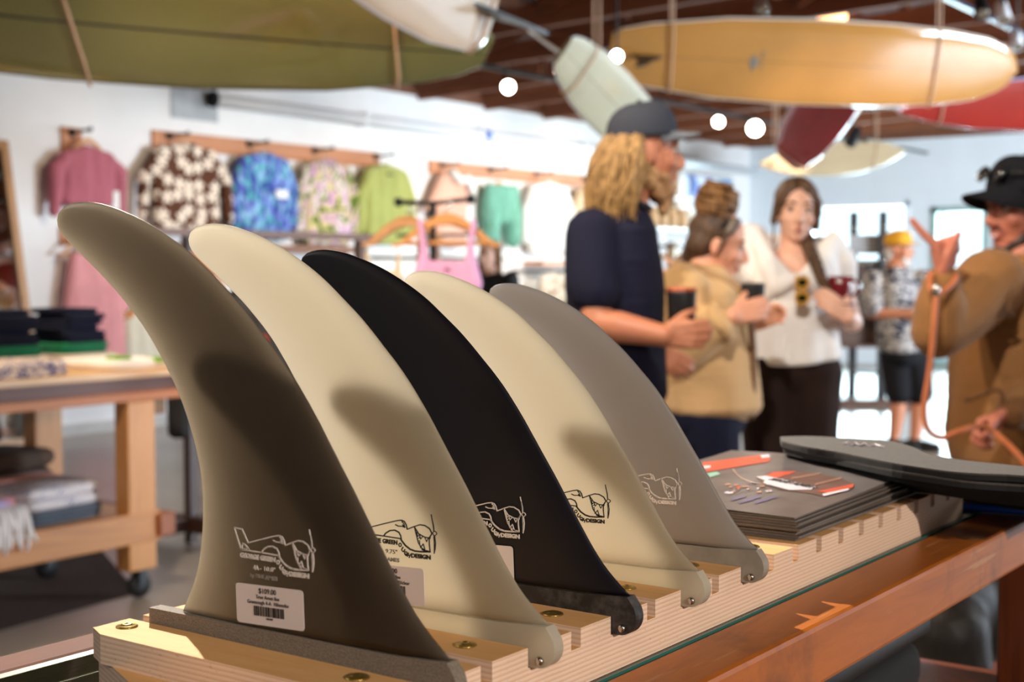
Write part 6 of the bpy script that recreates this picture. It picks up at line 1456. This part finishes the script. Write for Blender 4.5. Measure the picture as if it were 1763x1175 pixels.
ce = row_ells([(at(1768, 468, dE), .13, .18, .06), (at(1764, 500, dE), .165, .225, .08), (at(1758, 560, dE), .180, .23, .09), (at(1754, 620, dE), .184, .23, .09), (at(1750, 680, dE), .188, .235, .09), (at(1750, 740, dE), .19, .24, .09), (at(1752, 785, dE), .18, .235, .05)], f, l, u)
ce += limb([sr, sr.lerp(er, .5), er, er.lerp(wrr, .5), er.lerp(wrr, .88)], [.105, .092, .082, .074, .058]) + limb([sl2, el2_, el2_.lerp(wl2, .5), el2_.lerp(wl2, .84)], [.1, .088, .078, .058])
blob('hoodie', ce, .010, M_hood, Ee, 4, folds(.014, 7, 6, 4))
hd = [cap_(nk + (f * math.cos(a) * .095 + l * math.sin(a) * .11) + UP * (-.03 - .03 * math.cos(a)), .042, nk + (f * math.cos(a + .5) * .095 + l * math.sin(a + .5) * .11) + UP * (-.03 - .03 * math.cos(a + .5)), .042) for a in [.5 * q for q in range(13)]] + [cap_(nk - f * .12 + UP * .0, .06, nk - f * .14 - UP * .1, .06)]
blob('hood', hd, .010, M_hood, Ee, 3, folds(.006, 14, 14, 2))
for a_, b_, nm in ((er.lerp(wrr, .86), wrr, 'cuff'), (el2_.lerp(wl2, .80), wl2, 'cuff')):
    dv = (b_ - a_).normalized(); blob(nm, [cap_(a_, .056, a_.lerp(b_, .75), .050)], .009, M_hoodd, Ee, 3, folds(.004, 40, 40, 1))
for py in (478, 476):
    pass
tube('hood_cord', bez([at(1722, 462, dE - .19), at(1716, 500, dE - .245), at(1706, 545, dE - .262)], 4), .005, M_hoodd, Ee, 6); tube('hood_cord', bez([at(1744, 466, dE - .21), at(1740, 505, dE - .262), at(1735, 540, dE - .275)], 4), .005, M_hoodd, Ee, 6)
pk = [at(1662, 690, dE - .19), at(1720, 672, dE - .262), at(1722, 705, dE - .262), at(1708, 735, dE - .25)]
tube('pocket_edge', bez(pk, 5), .008, M_hoodd, Ee, 6)
prism('chest_emblem', [(-.022, -.02), (.022, -.02), (.004, .022), (-.004, .022)], at(1724, 523, dE - .265), RGT, UP, -HF, .004, mat('dark_print', '#4a3626', .8, .1), Ee)
prism('chest_emblem', [(-.04, -.006), (.04, -.006), (.04, .006), (-.04, .006)], at(1722, 541, dE - .27), RGT, UP, -HF, .004, _mats['dark_print'], Ee)
ce = row_ells([(hipE + UP * -.02, .14, .19, .11)], f, l, u)
for sy in (-1, 1):
    h_ = hipE + l * sy * .10; k_ = h_ + UP * -.42 + f * .03; a_ = V((h_.x, h_.y, .09)); ce += limb([h_, k_ + UP * .05], [.125, .1]); shoe(a_, f, M_blackm, Ee)
blob('shorts', ce, .011, cloth('black_cotton', '#141418', .1), Ee, 3, folds(.006, 9, 9, 3))
M_bcap = cloth('black_cap', '#131419', .15); cap_hat(P, fr, Ee, M_bcap, M_bcap, 1.16, brim_len=.088, droop=.26, curve=9.0, back=.10)
blob('beard', [cap_(P(.0, s_ * .058, -.055), .014, P(.036, s_ * .044, -.09), .019) for s_ in (-1, 1)] + [cap_(P(.036, s_ * .044, -.09), .019, P(.064, 0, -.118), .024) for s_ in (-1, 1)] + [cap_(P(.087, -.022, -.060), .007, P(.087, .022, -.060), .007)], .006, hair_mat('dark_beard', '#241a18', '#4a3934'), Ee, 3, folds(.004, 60, 60, 3))
blob('hair', [cap_(P(-.045, s_ * .062, .0), .03, P(-.05, s_ * .055, -.05), .022) for s_ in (-1, 1)] + [cap_(P(-.09, -.03, .0), .03, P(-.09, .03, -.04), .028)], .008, M_dkh, Ee, 3)
sg2 = thing('sunglasses', 'dark sunglasses resting on the black cap of the man in the hoodie', 'sunglasses', P(.09, 0, .10))
for sy in (-1, 1):
    c = P(.092, sy * .034, .092); f3, l3, u3 = fr; ax_ = (f3 * .82 + u3 * .5).normalized(); v3 = l3.cross(ax_) * -1
    lathe('lens', [(.002, 0), (.026, .002), (.026, .006), (.002, .009)], c, mat('mirror_lens', '#15161a', .08, .05, 5, coat=1), sg2, ax_, 18)
    tube('temple', [P(.085, sy * .062, .092), P(.03, sy * .097, .085), P(-.04, sy * .095, .075)], .004, M_black, sg2, 6)
tube('bridge', [P(.1, -.012, .095), P(.1, .012, .095)], .004, M_black, sg2, 6)
M_leash = mat('orange_leash', '#b5653b', .6, .1, 40)
lo_ = [at(1604, 470, dE - .36), at(1601, 492, dE - .40), at(1612, 508, dE - .42), at(1628, 500, dE - .41), at(1645, 482, dE - .37), at(1642, 468, dE - .34)]
ls = thing('leash', 'orange leather leash looped over the wrist of the man in the hoodie', 'leash', at(1600, 620, dE - .4))
tube('wrist_loop', bez(lo_, 6), .0075, M_leash, ls, 6)
mp = [at(1612, 508, dE - .42), at(1608, 560, dE - .43), at(1600, 640, dE - .42), at(1591, 700, dE - .42), at(1597, 738, dE - .42), at(1620, 754, dE - .42), at(1650, 744, dE - .42), at(1690, 734, dE - .38), at(1720, 752, dE - .40), at(1763, 796, dE - .55), at(1790, 850, dE - .72), at(1762, 985, dE - .92)]
tube('strap', bez(mp, 7), .0085, M_leash, ls, 8)
lathe('clasp', [(.006, 0), (.012, .006), (.012, .03), (.006, .036)], at(1611, 512, dE - .42), M_steel, ls, UP, 10)

# ---- long-haired woman behind the pink tank top
Ff = thing('person', 'long-haired woman in black partly hidden behind the pink tank top', 'person', at(845, 760, 10.6))
fF = (-HF * .8 - RGT * .5).normalized(); f, l, u = basis(fF); oh = at(842, 440, 10.6); nk = at(846, 468, 10.6)
el, P, fr = head_elems(oh, fF, UP, .98, False, nk); b0 = at(852, 500, 10.6)
el += limb([nk, b0 - UP * .4], [.07, .13]); hp_ = V((b0.x, b0.y, .86))
for sy in (-1, 1):
    h_ = hp_ + l * sy * .09; a_ = V((h_.x, h_.y, .08)); el += limb([h_, h_.lerp(a_, .5), a_], [.09, .058, .04]) + foot_elems(a_, f); s1 = nk + l * sy * .17 - UP * .06; e1 = s1 - UP * .28 + l * sy * .03; w1 = e1 - UP * .24 + f * .05; el += limb([s1, e1, w1], [.045, .038, .027]) + hand_elems(w1, -UP, l * -sy, f, (.25, .3, .2), .92)
blob('body', el, .009, S_C, Ff, 3); face_parts(P, fr, Ff, .98)
ce = row_ells([(nk - UP * .06, .09, .17, .06), (nk - UP * .18, .12, .19, .09), (nk - UP * .36, .11, .17, .1), (nk - UP * .52, .12, .18, .09)], f, l, u)
for sy in (-1, 1): s1 = nk + l * sy * .17 - UP * .06; ce += limb([s1, s1 - UP * .28 + l * sy * .03, s1 - UP * .45 + f * .04 + l * sy * .03], [.07, .06, .05])
blob('top', ce, .012, M_blackm, Ff, 3, folds(.006, 9, 9, 3)); ce = row_ells([(hp_, .12, .17, .12)], f, l, u)
for sy in (-1, 1): h_ = hp_ + l * sy * .09; ce += limb([h_, V((h_.x, h_.y, .1))], [.105, .065]); shoe(V((h_.x, h_.y, .09)), f, M_blackm, Ff)
blob('trousers', ce, .012, cloth('charcoal_denim', '#20222c'), Ff, 3)
blob('hair', [ell_(P(-.025, 0, .034), fr[0] * .095, fr[1] * .086, fr[2] * .09)] + [cap_(P(-.02, s_ * .075, .02), .03, P(-.0, s_ * .085, -.26), .035) for s_ in (-1, 1)] + [cap_(P(-.06, 0, 0), .06, P(-.08, 0, -.26), .06)], .010, hair_mat('chestnut_hair', '#5a3b22', '#8f633a'), Ff, 3, folds(.006, 40, 12, 1))
# ------------------------------------------------------------------ black and tan dog standing beyond the counter
dg_ = 3.3
k = NT('dog_coat'); n = k.noise(k.coord(), 60, 3); k.base(k.ramp(n, [(.3, '#0e0c0b'), (.7, '#221b17')])); k.set(Roughness=.55); k.bump(n, .3, .003); M_dogb = k.m
M_dogt = mat('dog_tan', '#8a5a30', .7, .15, 40)
c0 = at(1730, 1030, dg_); hd_ = (RGT * .90 + HF * .42).normalized()          # heading of the dog, to the right
sd = UP.cross(hd_); G = lambda x, y, z: V((c0.x, c0.y, 0)) + hd_ * x + sd * y + UP * z
dog = thing('dog', 'black and tan dog standing behind the counter at the lower right', 'dog', (c0.x, c0.y, 0))
el = [ell_(G(.20, 0, .60), hd_ * .20, sd * .125, UP * .165), ell_(G(.0, 0, .615), hd_ * .20, sd * .11, UP * .13), ell_(G(-.20, 0, .63), hd_ * .17, sd * .11, UP * .125), cap_(G(.30, 0, .68), .10, G(.44, 0, .84), .075), cap_(G(.44, 0, .84), .075, G(.50, 0, .90), .075),
      ell_(G(.52, 0, .91), hd_ * .10, sd * .075, UP * .08), cap_(G(.58, 0, .89), .05, G(.72, 0, .86), .034), cap_(G(.60, 0, .86), .035, G(.70, 0, .84), .025), cap_(G(-.35, 0, .68), .03, G(-.50, 0, .55), .018), cap_(G(-.50, 0, .55), .018, G(-.58, 0, .40), .012)]
for s_ in (-1, 1):
    el += [cap_(G(.24, s_ * .085, .56), .075, G(.20, s_ * .095, .42), .05), cap_(G(.20, s_ * .095, .42), .05, G(.22, s_ * .095, .24), .032), cap_(G(.22, s_ * .095, .24), .032, G(.22, s_ * .095, .07), .026), cap_(G(.22, s_ * .095, .035), .032, G(.275, s_ * .095, .03), .028)]
    el += [cap_(G(-.24, s_ * .075, .60), .095, G(-.20, s_ * .095, .44), .065), cap_(G(-.20, s_ * .095, .44), .06, G(-.36, s_ * .095, .27), .033), cap_(G(-.36, s_ * .095, .27), .032, G(-.33, s_ * .095, .07), .026), cap_(G(-.33, s_ * .095, .035), .032, G(-.275, s_ * .095, .03), .028)]
    el += [cap_(G(.49, s_ * .06, .97), .03, G(.47, s_ * .085, .88), .018)]
blob('body', el, .011, M_dogb, dog, 4)
for s_ in (-1, 1):
    blob('tan_stocking', [cap_(G(.22, s_ * .095, .20), .036, G(.22, s_ * .095, .07), .030), cap_(G(.22, s_ * .095, .036), .0345, G(.278, s_ * .095, .031), .030)], .008, M_dogt, dog, 2)
    blob('tan_stocking', [cap_(G(-.345, s_ * .095, .2), .035, G(-.33, s_ * .095, .07), .030), cap_(G(-.33, s_ * .095, .036), .0345, G(-.272, s_ * .095, .031), .030)], .008, M_dogt, dog, 2)
    bm = bmesh.new(); bmesh.ops.create_icosphere(bm, subdivisions=2, radius=.012, matrix=Matrix.Translation(G(.60, s_ * .045, .925))); fin_bm('eye', bm, M_iris, dog, True)
blob('tan_chest', [cap_(G(.375, -.05, .60), .05, G(.375, .05, .60), .05)], .009, M_dogt, dog, 3)
blob('tan_muzzle', [cap_(G(.63, 0, .862), .036, G(.715, 0, .848), .028)], .008, M_dogt, dog, 2)
bm = bmesh.new(); bmesh.ops.create_icosphere(bm, subdivisions=2, radius=.018, matrix=Matrix.Translation(G(.752, 0, .868))); fin_bm('nose', bm, M_blackm, dog, True)
tube('collar', [G(.40, 0, .79) + (sd * math.cos(a) * .086 + (hd_ * -.70 + UP * .71) * math.sin(a) * .086) for a in [2 * math.pi * q / 20 for q in range(20)]], .012, M_leash, dog, 6, True)
